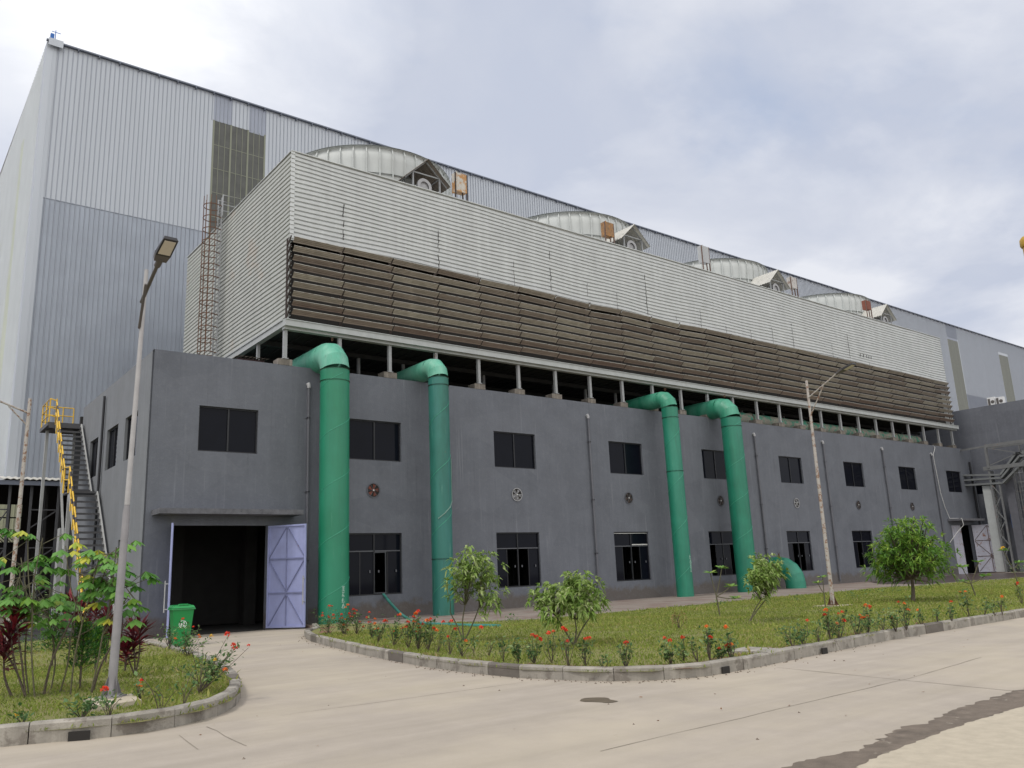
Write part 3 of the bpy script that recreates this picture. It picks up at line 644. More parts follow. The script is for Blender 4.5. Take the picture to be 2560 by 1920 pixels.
# louvre blades
mb = MB(); rim = MB(); rd = random.Random(11); pz = (TB-TZ0)/9; bay = 2.351; X0 = 4.87
brk = MB()
for r_ in range(9):
    zt = TB-r_*pz-.02
    for b_ in range(24):
        x0 = max(TX0+.03, X0+b_*bay+.02); x1 = min(TX1, X0+(b_+1)*bay-.02)
        q_ = 1-r_/9; j = rd.uniform(-.02, .02)+sag(x0)*q_; j2 = rd.uniform(-.02, .02)+sag(x1)*q_; ex = 0
        if r_ == 1 and b_ == 2: j2 -= .10; ex = .16
        # outer top edge leans out, inner bottom edge
        prof = [(-.37, 0), (-.34, -.015), (-.31, -.06), (-.28, -.066), (-.255, -.105), (-.225, -.112), (-.19, -.17)]
        V = []
        for x, jj, e in ((x0, j, 0), (x1, j2, ex)):
            for y, z in prof: V.append((x, y-e+rd.uniform(-.003, .003), zt+jj+z))
        n = len(prof); mb.add(V, [(i, n+i, n+i+1, i+1) for i in range(n-1)])
        rim.bar((x0, -.365, zt+j+.008), (x1, -.365-ex, zt+j2+.008), .024, .022)
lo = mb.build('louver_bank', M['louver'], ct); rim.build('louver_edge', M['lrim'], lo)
for b_ in range(25):
    x = X0+b_*bay; brk = MB(); brk.box(x-.03, x+.03, -.02, .04, TZ0, TB)
    for r_ in range(9): zt = TB-r_*pz-.02; brk.bar((x, -.37, zt+.02), (x, .0, zt-.32), .05, .03)
    brk.build('louver_bracket', M['lbr'], ct)
# base beam
mb = MB(); mb.box(4.72, 61.95, -.30, -.08, 11.50, 11.74); mb.box(4.72, 61.95, -.34, -.05, 11.74, 11.77); mb.box(4.76, 61.95, -.12, .12, 11.40, 11.50)
mb.box(4.72, 4.95, -.08, 13.9, 11.50, 11.74); mb.box(4.68, 4.98, -.05, 13.9, 11.74, 11.80); mb.build('base_beam', M['beam'], ct)
mb = MB(); mb.box(4.95, 61.9, -.08, 13.8, 11.76, 11.8)
for k in range(1, 95): x = 4.98+k*.6; mb.box(x, x+.06, .13, 13.7, 11.70, 11.76)
for y in (2.8, 5.6, 8.4, 11.2): mb.box(4.96, 61.9, y, y+.18, 11.5, 11.69)
mb.build('basin_soffit', M['dark'], ct)
for k in range(25):
    x = X0+k*bay
    mb = MB(); mb.box(x-.07, x+.07, .0, .14, 10.24, 11.40); mb.box(x-.12, x+.12, -.04, .18, 10.21, 10.24); mb.build('post', M['post'], ct)
    mb = MB(); s_ = rd.uniform(.27, .32); mb.box(x-s_, x+s_, -.0-.012, .5, 9.953, 10.21+rd.uniform(-.03, .0)); mb.build('pier', M['pier'], ct)
for k in range(25):
    for y in (2.9, 8.5): mb = MB(); mb.box(X0+k*bay-.06, X0+k*bay+.06, y-.06, y+.06, 9.3, 11.5); mb.build('inner_post', M['post'], ct)
# fan stacks
for cx in (12.25, 26.45, 40.65, 54.9):
    cy = 7.0; mb = MB(); prof = [(4.62, 19.15), (4.50, 20.3), (4.47, 21.2), (4.52, 21.75), (4.50, 22.1), (4.38, 22.38), (4.42, 22.44)]; seg = 88; V = []
    for r_, z in prof:
        for j in range(seg): a = 2*math.pi*j/seg; V.append((cx+r_*math.cos(a), cy+r_*math.sin(a), z))
    mb.add(V, [(i*seg+j, i*seg+(j+1) % seg, (i+1)*seg+(j+1) % seg, (i+1)*seg+j) for i in range(len(prof)-1) for j in range(seg)], True)
    st = mb.build('fan_stack', M['stack'], ct)
    mb = MB()
    for j in range(44):
        a = 2*math.pi*(j+.5)/44; c_, s_ = math.cos(a), math.sin(a)
        for (r1, z1), (r2, z2) in zip(prof[:-1], prof[1:]):
            mb.bar((cx+(r1+.05)*c_, cy+(r1+.05)*s_, z1), (cx+(r2+.05)*c_, cy+(r2+.05)*s_, z2), .055, .09, up=(c_, s_, 0))
    for z in (20.2, 21.0): mb.ring((cx, cy, z), 4.47, .07, 'z', 66, .06)
    mb.ring((cx, cy, 22.46), 4.38, .16, 'z', 88, .05); mb.build('stack_rib', M['stack'], st)
# nothing above the deck but sheds and boxes: things of their own
ordn = ['nearest', 'second', 'third', 'farthest']
for i, cx in enumerate((12.1, 26.25, 40.35, 54.9)):
    s = thing('motor_shed', ['tin gable shelter at the foot of the biggest, nearest white fan stack', 'tin gable shelter right of the orange rusted box and second fan stack', 'tin gable shelter between third fan stack and white control box', 'small tin gable shelter right of the red rusted box, at the farthest fan stack'][i], 'motor shelter', (cx, 1, 19.15), 'motor shelters on the tower roof')
    y0, y1 = .55, 3.0; pk, ev, hw = 21.2, 20.05, 1.22
    for sgn in (-1, 1):
        mb = MB(); n = 12; V = []; us = [k/n for k in range(n*2+1)]
        for k in range(2*n+1):
            y = y0+(y1-y0)*k/(2*n); o_ = .03*(k % 2)
            V += [(cx, y, pk+o_), (cx+sgn*hw, y, ev+o_)]
        mb.add(V, [(2*k, 2*k+1, 2*k+3, 2*k+2) for k in range(2*n)]); mb.add([(x, y, z-.02) for x, y, z in V], [(2*k, 2*k+2, 2*k+3, 2*k+1) for k in range(2*n)])
        mb.build('roof_sheet', M['tin'] if i else M['tinu'], s)
    mb = MB()
    for x in (-.75, .75):
        for y in (.8, 2.8): mb.box(cx+x-.035, cx+x+.035, y-.035, y+.035, 19.15, 20.5)
    for y in (.8, 2.8):
        mb.bar((cx-hw+.05, y, ev+.02), (cx, y, pk-.05), .05); mb.bar((cx+hw-.05, y, ev+.02), (cx, y, pk-.05), .05); mb.bar((cx-.75, y, 20.45), (cx+.75, y, 20.45), .05)
    for x in (-.75, .75): mb.bar((cx+x, .8, 20.44), (cx+x, 2.8, 20.44), .04)
    mb.build('frame', M['post'], s)
    mb = MB(); mb.tube([(cx-.1, .9, 19.85), (cx-.1, 2.2, 19.85)], .3, 20); mb.ring((cx-.1, .86, 19.85), .24, .16, 'y', 24, .1); mb.box(cx-.4, cx+.2, 1.0, 2.1, 19.15, 19.5); mb.build('motor', M['pvcw'], s)
bl = ['white control box with a rust patch, between the nearest fan stack and the sky', 'orange rusted control box in front of the second fan stack', 'tall plain grey control box left of the third fan stack', 'small whitish control box between the third and fourth fan stacks', 'red rusted control box in front of the farthest fan stack']
for i, (x, z0, z1) in enumerate(((14.2, 20.15, 21.15), (24.45, 20.15, 20.98), (33.0, 20.3, 21.4), (42.6, 20.35, 21.15), (52.55, 20.45, 21.15))):
    s = thing('control_box', bl[i], 'control box', (x, 1, 19.15), 'control boxes on the tower roof')
    mb = MB(); mb.box(x-.3, x+.3, .85, 1.2, z0, z1); mb.box(x-.33, x-.3, .8, 1.22, z0-.02, z1+.02); mb.build('cabinet', M['bxr'][i], s)
    mb = MB(); mb.box(x-.37, x-.33, .85, .92, 19.15, z1); mb.box(x+.3, x+.36, .85, .92, 19.15, z1); mb.bar((x-.3, .88, 19.75), (x+.3, .88, 19.75), .04); mb.tube([(x+.1, .95, z0), (x+.12, .95, z0-.3), (x+.18, .95, 19.2)], .04, 8); mb.build('stand', M['rustbr'] if i else M['lbr'], s)
# caged ladder on the left gable
cl = thing('caged_ladder', 'rusty caged ladder climbing the left end wall of the cooling tower', 'ladder', (4.6, 8.1, 10.3))
mb = MB(); yl = 8.1; x_l = 4.72
for s_ in (-.26, .26): mb.bar((x_l, yl+s_, 10.3), (x_l, yl+s_, 20.2), .05, .07)
z = 10.5
while z < 20.1: mb.bar((x_l, yl-.26, z), (x_l, yl+.26, z), .025); z += .3
mb.build('rails', M['post'], cl)
mb = MB()
for z in np.arange(12.3, 20.3, .62):
    pts = [(x_l-.38+.40*math.cos(a), yl+.42*math.sin(a), z) for a in np.linspace(-1.1+math.pi-2.0+.0, math.pi+1.1+1.0, 16)]
    pts = [(x_l, yl-.28, z)]+[(x_l-.38-.40*math.cos(a), yl+.42*math.sin(a), z) for a in np.linspace(-1.9, 1.9, 16)]+[(x_l, yl+.28, z)]
    for p, q in zip(pts, pts[1:]): mb.bar(p, q, .03, .035)
for a in np.linspace(-1.7, 1.7, 7): x, y = x_l-.38-.40*math.cos(a), yl+.42*math.sin(a); mb.bar((x, y, 12.3), (x, y, 20.2), .025)
mb.build('cage', M['rusty'], cl)
mb = MB()
for s_ in (-.4, .3):
    mb.tube([(x_l, yl+s_, 19.2), (x_l, yl+s_, 20.3), (x_l+.9, yl+s_, 20.3), (x_l+.9, yl+s_, 19.2)], .025, 6)
    mb.tube([(x_l, yl+s_, 19.8), (x_l+.9, yl+s_, 19.8)], .02, 6)
mb.build('handrail', M['post'], cl)
rt = thing('roof_hut', 'low dark red corrugated tin cover on the roof edge under the cooling tower', 'roof cover', (3.6, 2.0, 9.3))
mb = MB(); mb.box(3.4, 4.5, 1.2, 2.8, 9.3, 10.35)
for k in range(10): mb.box(3.44+k*.11, 3.47+k*.11, 1.185, 1.2, 9.4, 10.35)
mb.build('body', M['redtin'], rt)
mb = MB()
for k in range(8): mb.hexa([(3.3+k*.17, 1.0, 10.36), (3.3+k*.17+.1, 1.0, 10.40), (3.3+k*.17+.1, 3.0, 10.42), (3.3+k*.17, 3.0, 10.38), (3.3+k*.17, 1.0, 10.38), (3.3+k*.17+.17, 1.0, 10.42), (3.3+k*.17+.17, 3.0, 10.46), (3.3+k*.17, 3.0, 10.40)])
mb.build('cover', M['tinu'], rt)

# ------------------------------------------------------------------ green pipes
def pipe(name, label, x, r, ytop, zc, mats, off=-1.3, seam=True, flanges=(), extra=None):
    t = thing(name, label, 'pipe', (x, off, 0), 'green cooling water pipes in front of the facade')
    mb = MB(); rb = r*1.25; n = 3
    mb.tube([(x, off, .02), (x, off, zc-rb)], r, 40); mb.build('upright', mats[0], t)
    pts = [(x, off+rb-rb*math.cos(a), zc-rb+rb*math.sin(a)) for a in np.linspace(0, math.pi/2, n+1)]
    mb = MB(); mb.tube(pts, r*1.003, 40, hard=True, cap=False); mb.build('elbow', mats[1], t)
    mb = MB(); mb.tube([(x, off+rb, zc), (x, ytop, zc)], r, 40); mb.build('horizontal_run', mats[1], t)
    mb = MB(); fz = [zc-rb]+list(flanges)
    for z in fz: mb.ring((x, off, z), r-.005, .022, 'z', 40, .03)
    for p, q in zip(pts, pts[1:]): pass
    mb.build('joint_ring', M['rustbr'], t)
    mb = MB(); h = 2.0 if r > .5 else 2.3; z = .2
    turns = (zc-rb-.3)/h
    N_ = int(turns*28); P = [(x+(r+.002)*math.cos(2*math.pi*k/28+1), off+(r+.002)*math.sin(2*math.pi*k/28+1), .2+h*k/28) for k in range(N_)]
    mb.tube(P, .011, 5, cap=False); mb.build('weld_seam', M['seamg'], t)
    mb = MB(); c_ = (x, off+rb*.35, zc+r*1.02); mb.ring((c_[0], c_[1], c_[2]+.06), .05, .02, 'x', 12, .02); mb.build('lifting_eye', M['rusty'], t)
    return t
def text_on(t, x, off, r, zt, ang, sz, chars):
    # small vertical line of painted characters built of strokes (illegible in the photograph)
    mb = MB(); d = Vector((math.cos(ang), math.sin(ang), 0)); s = Vector((-d.y, d.x, 0)); c = Vector((x, off, 0))+d*(r+.004)
    G = {'a': [(0, 1, 1, 1), (.1, .7, .9, .7), (.1, .4, .9, .4), (0, 0, 1, 0), (.5, 1, .5, 0)], 'b': [(.1, .9, .9, .9), (.5, .9, .1, .1), (.3, .5, .9, 0), (0, .1, .9, .1)],
         'c': [(.5, 1, 0, .4), (.2, .5, .8, .5), (.4, .5, .1, 0), (0, 0, 1, .05)], 'd': [(.5, 1, 0, 0), (.5, 1, 1, 0), (.25, .45, .75, .45), (.2, 0, .8, 0)]}
    for k, ch in enumerate(chars):
        z0 = zt-(k+1)*sz*1.25
        for x0, y0, x1, y1 in G[ch]:
            mb.bar(c+s*(x0-.5)*sz*.8+Vector((0, 0, z0+y0*sz)), c+s*(x1-.5)*sz*.8+Vector((0, 0, z0+y1*sz)), sz*.13, .008, up=d)
    mb.build('painted_characters', M['wtext'], t)
t1 = pipe('green_pipe', 'thick bright green pipe nearest the open gate, leftmost pipe', 6.36, .56, 6, 10.32, (M['g1'], M['elb1']), flanges=(9.15,)); text_on(t1, 6.36, -1.3, .56, 1.45, R(-78), .16, 'abcd')
pipe('green_pipe', 'thin weathered teal pipe with a rust streak, second pipe from the gate', 11.15, .43, 6, 10.38, (M['g2'], M['elb1']), flanges=(9.5, 2.3))
t3 = pipe('green_pipe', 'thin green pipe with a cracked joint at mid height, third pipe from the gate', 25.75, .43, 6, 10.4, (M['g3'], M['elb2']), flanges=(9.3, 6.45)); text_on(t3, 25.75, -1.3, .43, 2.2, R(-75), .18, 'cdab')
pipe('green_pipe', 'thick green pipe ending behind a leafy sapling, fourth pipe from the gate', 30.9, .56, 6, 10.42, (M['g3'], M['elb2']), flanges=(9.2,))
mb = MB(); P = []
# cable on the weathered pipe
cable = [(11.15+.45*math.cos(a), -1.3+.45*math.sin(a), z) for a, z in ((R(-30), 6.4), (R(-25), 5.6), (R(-25), 4.9), (R(-40), 4.6), (R(-70), 4.35), (R(-105), 4.1), (R(-140), 3.9))]
mb.tube(cable, .022, 6); tag(mb.build('grey_cable', M['cab']), 'pale cable wrapped round the weathered teal pipe', 'cable')
t = thing('pipe_elbow', 'green mitred pipe elbow coming out of the wall down into the pavement', 'pipe', (35, -1, 0))
mb = MB(); cx = 35.15; pts = [(cx, .02, 1.35), (cx, -.5, 1.35)]+[(cx, -.5-.95*math.sin(a), .4+.95*math.cos(a)) for a in (R(22), R(45), R(68), R(88))]+[(cx, -1.47, .05)]
mb.tube(pts, .56, 36, hard=True); mb.build('elbow', M['g3'], t)
mb = MB(); mb.tube([(cx, -.55, 1.9), (cx, -.55, 2.1)], .04, 8); mb.ring((cx, -.55, 2.13), .05, .02, 'z', 12); mb.build('valve', M['rusty'], t)
t = thing('header_pipe', 'dusty green header pipe lying behind the concrete piers on the roof', 'pipe', (45, 1.6, 9.3))
mb = MB(); mb.tube([(30.9, 1.15, 10.42), (57.5, 1.15, 10.42)], .42, 28); mb.build('pipe_run', M['hdr'], t)
for x in (36, 42, 48, 54): mb = MB(); mb.ring((x, 1.15, 10.42), .415, .05, 'x', 28, .1); mb.build('joint_ring', M['hdr'], t)

# ------------------------------------------------------------------ warehouse
wh = thing('warehouse', 'huge pale blue-grey ribbed metal warehouse rising behind the cooling tower', 'warehouse', (0, 22, 0))
WX, WY, WZ = -1.65, 22.0, 34.75
mb = MB(); ZL = 24.45; ZB = 7.8
def wq(x0, x1, z0, z1, mi, y=WY): mb.mi = mi; mb.quad((x0, y, z0), (x1, y, z0), (x1, y, z1), (x0, y, z1))
wq(WX, 8.5, ZL, WZ, 0); wq(WX, 8.5, ZB, ZL, 1, WY+.03); wq(8.5, 12.2, 32.7, WZ, 0); wq(12.2, 115, ZB, WZ, 0)
wq(8.5, 12.2, ZB, 32.7, 1, WY+.04)
wq(115, 118.3, 32.4, WZ, 2); wq(118.3, 132.3, 24.4, WZ, 0); wq(132.3, 135.7, 32.3, WZ, 0); wq(135.7, 260, ZB, WZ, 0); wq(118.3, 132.3, ZB, 24.4, 2, WY+.02); wq(115, 118.3, ZB, 32.4, 0, WY+.05); wq(132.3, 135.7, ZB, 32.3, 0, WY+.05)
wq(8.53, 9.8, 32.7, WZ, 2, WY-.006); wq(11.0, 12.2, 32.6, WZ, 2, WY-.006)
mb.build('wall', [M['wh'], M['wh2'], M['wh3']], wh)
mb = MB(); x = WX+.35; k = 0
while x < 260:
    skip = (8.4 < x < 12.3) or (114.9 < x < 118.4) or (132.2 < x < 135.8)
    dx = .27
    z0 = 32.7 if skip else ZB
    wd = .055
    mb.hexa([(x-.02, WY+.001, z0), (x+.03, WY+.001, z0), (x+.012, WY-.05, z0), (x-.016, WY-.05, z0), (x-.02, WY+.001, WZ-.1), (x+.03, WY+.001, WZ-.1), (x+.012, WY-.05, WZ-.1), (x-.016, WY-.05, WZ-.1)])
    x += dx
rb = mb.build('wall_rib', M['whrib'], wh)
mb = MB(); x = WX+.42
while x < 8.4: mb.box(x, x+.12, WY-.02, WY+.0, ZL-.02, ZL+.03); x += .8
mb.box(WX, 8.45, WY-.004, WY+.03, ZL-.015, ZL+.012); mb.box(118.35, 132.3, WY-.01, WY, 24.36, 24.42); mb.build('lap_joint', M['whrib'], wh)
mb = MB(); mb.quad((8.53, WY+.005, ZB+8), (12.2, WY+.005, ZB+8), (12.2, WY+.005, 32.7), (8.53, WY+.005, 32.7))
tp = mb.build('translucent_panel', M['frp'], wh)
mb = MB()
for x in (8.56, 9.75, 10.95, 12.15): mb.box(x-.06, x+.06, WY-.03, WY+.0, 16, 32.72)
for x in np.arange(8.95, 12.1, .4): mb.box(x-.018, x+.018, WY-.02, WY, 16, 32.7)
for z in np.arange(30.9, 17, -1.75): mb.box(8.6, 12.12, WY-.012, WY, z-.025, z+.02)
mb.build('panel_trim', M['frpe'], tp)
for x0, x1, zt in ((114.95, 118.35, 32.42), (132.25, 135.75, 32.32)):
    mb = MB(); mb.quad((x0, WY+.01, ZB), (x1, WY+.01, ZB), (x1, WY+.01, zt), (x0, WY+.01, zt)); mb.build('translucent_panel', M['frp2'], wh)
mb = MB(); mb.box(WX-.1, 260, WY-.22, WY-.02, WZ-.06, WZ+.03)
x = 0
while x < 200: mb.box(x, x+.05, WY-.26, WY-.03, WZ-.2, WZ-.08); x += 1.2
mb.build('gutter', M['gut'], wh)
mb = MB(); mb.box(WX-.06, WX+.5, WY-.06, WY-.003, ZB, WZ-.1); mb.box(WX-.06, WX, WY-.003, WY+.7, ZB, WZ-.1); mb.box(WX+.3, WX+.34, WY-.09, WY-.06, ZB, WZ-.1)
mb.box(WX+.0, WX+.8, WY-.33, WY-.29, WZ-.4, WZ+.08); mb.build('corner_flashing', M['wh'], wh)
mb = MB(); mb.quad((WX, WY, ZB), (WX, 60, ZB), (WX, 60, WZ), (WX, WY, WZ)); mb.mi = 1; mb.quad((WX-.02, 28.6, ZB), (WX-.02, 31.0, ZB), (WX-.02, 30.3, 31.6), (WX-.02, 29.3, 31.6)); mb.quad((WX-.02, 36.5, ZB), (WX-.02, 38.5, ZB), (WX-.02, 38.2, 27), (WX-.02, 37.3, 27))
mb.mi = 0; y = WY+1
while y < 59.8: mb.box(WX-.05, WX-.0, y, y+.05, ZB, WZ); y += .4
mb.build('side_wall', [M['whside'], M['greenstrip']], wh)
mb = MB(); mb.quad((WX, WY, WZ), (260, WY, WZ), (260, 60.3, WZ+1), (WX, 60.3, WZ+1)); mb.build('roof', M['whside'], wh)
mb = MB(); mb.box(-1.55, -1.35, WY-.1, WY+.1, WZ+.06, WZ+.55); mb.box(-1.3, -1.26, WY, WY+.04, WZ, WZ+.9); mb.bar((-1.5, WY, WZ+.75), (-1.0, WY, WZ+.75), .03); mb.build('roof_lamp', M['blue'], wh)
# open bay under the wall: dark inside with a pale glazed opening far at the back
mb = MB(); wallgrid(mb, -40, 260, 0, ZB, [(2.45, 4.25, 6.9, 9.9)], lambda u, v, t: (u, 60+t, v)) if False else None
mb = MB(); wallgrid(mb, WX, 30, 0, 14, [(2.3, 4.2, 6.4, 9.9)], lambda u, v, t: (u, 60+t, v)); mb.box(12, 260, WY+.05, WY+.3, 0, ZB); mb.box(WX+.1, 30, 24, 60, 13.8, 14); mb.box(11.7, 12, 22.3, 60, 0, 14); mb.box(WX, 12, WY+.35, WY+.4, ZB-.1, 14); mb.box(-40, WX-.1, 24, 24.3, 0, 7.6)  # last box: near-black wall added for the shade under the canopy
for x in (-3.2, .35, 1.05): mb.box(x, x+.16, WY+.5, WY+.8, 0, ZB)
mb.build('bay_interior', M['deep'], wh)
mb = MB(); mb.box(3.15, 3.27, 59.9, 60.0, 6.4, 9.9); mb.box(2.3, 4.2, 59.9, 60, 8.6, 8.72); mb.box(2.3, 4.2, 59.9, 60, 7.5, 7.58)
for k in range(6): mb.bar((2.2, 59.8, 7.9-.3*k), (3.6, 59.8, 6.6-.3*k), .07)
mb.build('bay_window_bars', M['frame'], wh)
mb = MB(); mb.box(-6, 14, 76, 76.3, 0, 20)
x = -6
while x < 14: mb.box(x, x+.08, 75.93, 76, 0, 20); x += .5
o = mb.build('pale_wall', M['pale_wall']); tag(o, 'pale ribbed wall glimpsed through the opening under the warehouse', 'wall')
cn = thing('bay_canopy', 'thin corrugated tin canopy over the dark bay at far left', 'canopy', (-5, 20, ZB))
mb = MB(); x = -20
while x < 1.0:
    mb.hexa([(x, 20, 7.5), (x+.14, 20, 7.56), (x+.14, 22, 7.9), (x, 22, 7.84), (x, 20, 7.53), (x+.14, 20, 7.59), (x+.14, 22, 7.93), (x, 22, 7.87)])
    mb.hexa([(x+.14, 20, 7.56), (x+.3, 20, 7.5), (x+.3, 22, 7.84), (x+.14, 22, 7.9), (x+.14, 20, 7.59), (x+.3, 20, 7.53), (x+.3, 22, 7.87), (x+.14, 22, 7.93)]); x += .3
mb.build('roof_sheet', M['tin'], cn); mb = MB(); mb.box(-20, 1, 20.1, 20.25, 7.25, 7.48); mb.build('beam', M['gut'], cn)
mb = MB()
for x0, x1, z0 in ((-2.2, -1.6, 1), (-.6, .7, 1)):
    for x in (x0, x1): mb.bar((x, 20.6, 0), (x, 20.6, 7.3), .12)
    for k in range(7): mb.bar((x0, 20.6, k), (x1, 20.6, k+1 if k % 2 else k), .06)
mb.build('lattice_column', M['tread'], cn)

# ------------------------------------------------------------------ stair on the left side
st = thing('steel_stair', 'steel outdoor stair with yellow and black handrail climbing the left side wall', 'stair', (-.65, 2.2, 0))
A = [(2.35, .1), (7.07, 5.5)]; B = [(8.2, 5.62), (11.33, 9.0)]
def stair(xl, xr, p, q, n):
    for x in (xl, xr):
        m1 = MB(); a = Vector((x, p[0], p[1])); b = Vector((x, q[0], q[1])); m1.bar(a, b, .05, .3); m1.build('stringer', M['strg'], st)
    m1 = MB()
    for k in range(n):
        f = (k+.5)/n; y = p[0]+(q[0]-p[0])*f; z = p[1]+(q[1]-p[1])*f
        m1.box(xl+.03, xr-.03, y-.13, y+.13, z+.02, z+.05); m1.box(xl+.03, xr-.03, y-.13, y-.115, z-.03, z+.02)
    m1.build('treads', M['tread'], st)
XL, XRt = -1.14, -.14
stair(XL, XRt, A[0], A[1], 21); stair(XL, XRt, B[0], B[1], 14)
mb = MB(); mb.box(XL-.04, XRt+.02, 7.07, 8.25, 5.52, 5.6); mb.build('landing', M['tread'], st)
mb = MB(); mb.box(XL-.35, XRt+.05, 11.33, 13.4, 8.95, 9.12); mb.box(XL-.3, XRt, 11.31, 11.33, 8.85, 9.1); mb.build('landing', M['tread'], st)
mb = MB(); mb.box(XL, XL+.14, 7.3, 7.44, 0, 5.5); mb.box(XRt-.1, XRt, 12.4, 12.5, 0, 8.95); mb.box(XL-.2, XL-.08, 12.6, 12.75, 0, 8.95); mb.bar((XL, 7.4, 3.3), (XL, 9.5, 6.9), .08); mb.box(XL-.05, XL+.3, 8.2, 8.7, 0, 4.2); mb.build('support_column', M['strg'], st)
def rail(pts, name='handrail'):
    my = MB()
    for (p, q) in zip(pts, pts[1:]):
        p = Vector(p); q = Vector(q); n = max(1, int((q-p).length/.28))
        for k in range(n):
            my.mi = 1 if (k % 3 == 2) else 0; my.tube([p.lerp(q, k/n), p.lerp(q, (k+1)/n)], .03, 7, cap=False)
    return my
rl = MB()
def flight_rail(x, p, q):
    d = Vector((x, q[0]-.0, q[1]))-Vector((x, p[0], p[1])); n = 7
    for h in (.55, 1.05):
        a = Vector((x, p[0], p[1]+h)); b = Vector((x, q[0], q[1]+h)); r_ = rail([a, b]); base = len(rl.v); rl.v += r_.v; rl.f += [[i+base for i in f] for f in r_.f]; rl.m += r_.m; rl.sm += r_.sm
    for k in range(n+1):
        c_ = Vector((x, p[0], p[1]))+d*k/n; rl.mi = 0; rl.tube([c_, c_+Vector((0, 0, 1.05))], .028, 7)
flight_rail(XL-.05, A[0], A[1]); flight_rail(XL-.05, B[0], B[1])
rl.mi = 0
for y in (7.1, 8.1): rl.tube([(XL-.05, y, 5.6), (XL-.05, y, 6.6)], .028, 7)
rl.tube([(XL-.05, 7.07, 6.55), (XL-.05, 8.2, 6.67)], .028, 7); rl.tube([(XL-.05, 7.07, 6.05), (XL-.05, 8.2, 6.15)], .028, 7)
for h in (.35, .7, 1.1):
    rl.tube([(XL-.3, 11.4, 9.1+h), (XL-.3, 13.3, 9.1+h), (XRt, 13.3, 9.1+h)], .026, 7)
    rl.tube([(XL-.3, 11.4, 9.1+h), (XL-.05, 11.33, 9.0+h)], .026, 7)
for x, y in ((XL-.3, 11.4), (XL-.3, 12.3), (XL-.3, 13.3), (XRt-.45, 13.3), (XRt, 13.3), (XL-.05, 11.33)): rl.tube([(x, y, 9.1), (x, y, 10.2)], .028, 7)
rl.build('handrail', [M['yel'], M['blk']], st)

# ------------------------------------------------------------------ right hand wing, trestle, cable trays
wg = thing('grey_wing', 'taller blank grey building wing at the right edge behind the cable trestle', 'building', (64.3, 0, 0))
mb = MB(); wallgrid(mb, -14, 21.9, 0, 13.33, [(-1.0, .35, 6.3, 7.1)], lambda u, v, t: (64.02+t, u, v)); mb.box(64.26, 84, -14, -13.8, 0, 13.3); mb.box(64.26, 84, 21.6, 21.88, 0, 13.3); mb.build('wall', M['wing'], wg)
mb = MB(); mb.box(64.26, 84, -13.8, 21.6, 12.8, 13.0); mb.build('roof_slab', M['dark'], wg)
mb = MB(); mb.quad((64.16, -1.0, 6.3), (64.16, .35, 6.3), (64.16, .35, 7.1), (64.16, -1.0, 7.1)); mb.build('window', M['glass'], wg)
for k in range(2):
    s = thing('air_conditioner', ['white double-stacked outdoor air conditioner on the wing roof, left one', 'white double-stacked outdoor air conditioner on the wing roof, right one'][k], 'air conditioner', (69, .2-k*.75, 13), 'air conditioners on the wing roof')
    y0 = .0-k*.68; mb = MB()
    mb.box(69, 69.45, y0-.6, y0, 13.05, 14.82-.1*k); mb.build('casing', M['acw'], s)
    mb = MB()
    for z in (13.25, 14.1-.05*k):
        mb.box(68.985, 69.0, y0-.24, y0-.05, z, z+.6)
        mb.tube([(68.985, y0-.42, z+.3), (69.0, y0-.42, z+.3)], .15, 16)
    mb.build('grille', M['lumg'], s)
tr = thing('cable_bridge', 'grey steel cable bridge and bent cable trays entering the wall at right', 'cable bridge', (62, -2.5, 0))
X = 62.0
mb = MB()
for (p0_, p1_, p2_, p3_) in (((.05, 7.78), (-2.76, 7.50), (-4.11, 9.0), (-9, 9.0)), ((.05, 7.38), (-2.78, 7.26), (-4.32, 8.74), (-9, 8.72)), ((.05, 6.98), (-2.82, 6.86), (-4.6, 8.35), (-9, 8.3))):
    for a, b in ((p0_, p1_), (p1_, p2_), (p2_, p3_)): mb.bar((X, a[0], a[1]), (X, b[0], b[1]), .06, .14); mb.bar((X+.5, a[0], a[1]), (X+.5, b[0], b[1]), .06, .14); mb.bar((X+.25, a[0], a[1]-.05), (X+.25, b[0], b[1]-.05), .48, .02)
mb.build('cable_tray', M['tray'], tr)
mb = MB()
mb.bar((X+.2, 0, 9.8), (X+.2, -2, 9.86), .1, .14); mb.bar((X, -2.0, 9.84), (X, -12, 9.84), .12, .26); mb.bar((X+1.2, -2.0, 9.84), (X+1.2, -12, 9.84), .12, .22); mb.bar((X, -1.6, 8.1), (X, -12, 8.1), .12, .3)
mb.bar((X, -2.02, 8.1), (X, -2.02, 9.84), .22, .16); mb.bar((X, -2.1, 9.7), (X, -6.5, 8.3), .06); mb.bar((X, -2.1, 8.3), (X, -6.5, 9.7), .06); mb.bar((X, -6.5, 8.2), (X, -6.5, 9.8), .12)
for y in (-4.0, -4.9): mb.bar((X+1.2, y, 8.1), (X+1.2, y, 9.8), .1)
mb.build('truss', M['steelg'], tr)
mb = MB(); mb.box(X+.0, X+.14, -2.05, -1.9, .1, 7.9); mb.box(X+.5, X+.64, -2.05, -1.9, .1, 7.9)
z = .2; k = 0
while z < 6.6: mb.bar((X+.07, -1.97, z), (X+.57, -2.0, z+.9 if k % 2 else z), .06); mb.bar((X+.05, -1.97 if k % 2 else -2.55, z), (X+.05, -2.55 if k % 2 else -1.97, z+.95), .07); z += .95; k += 1
mb.box(X+.02, X+.14, -2.62, -2.5, .1, 7.0)
mb.build('lattice_column', M['steelg'], tr)
mb = MB(); mb.box(X+.6, X+1.3, -3.35, -2.75, .1, 8.0); mb.build('main_column', M['stucco_dark'], tr)
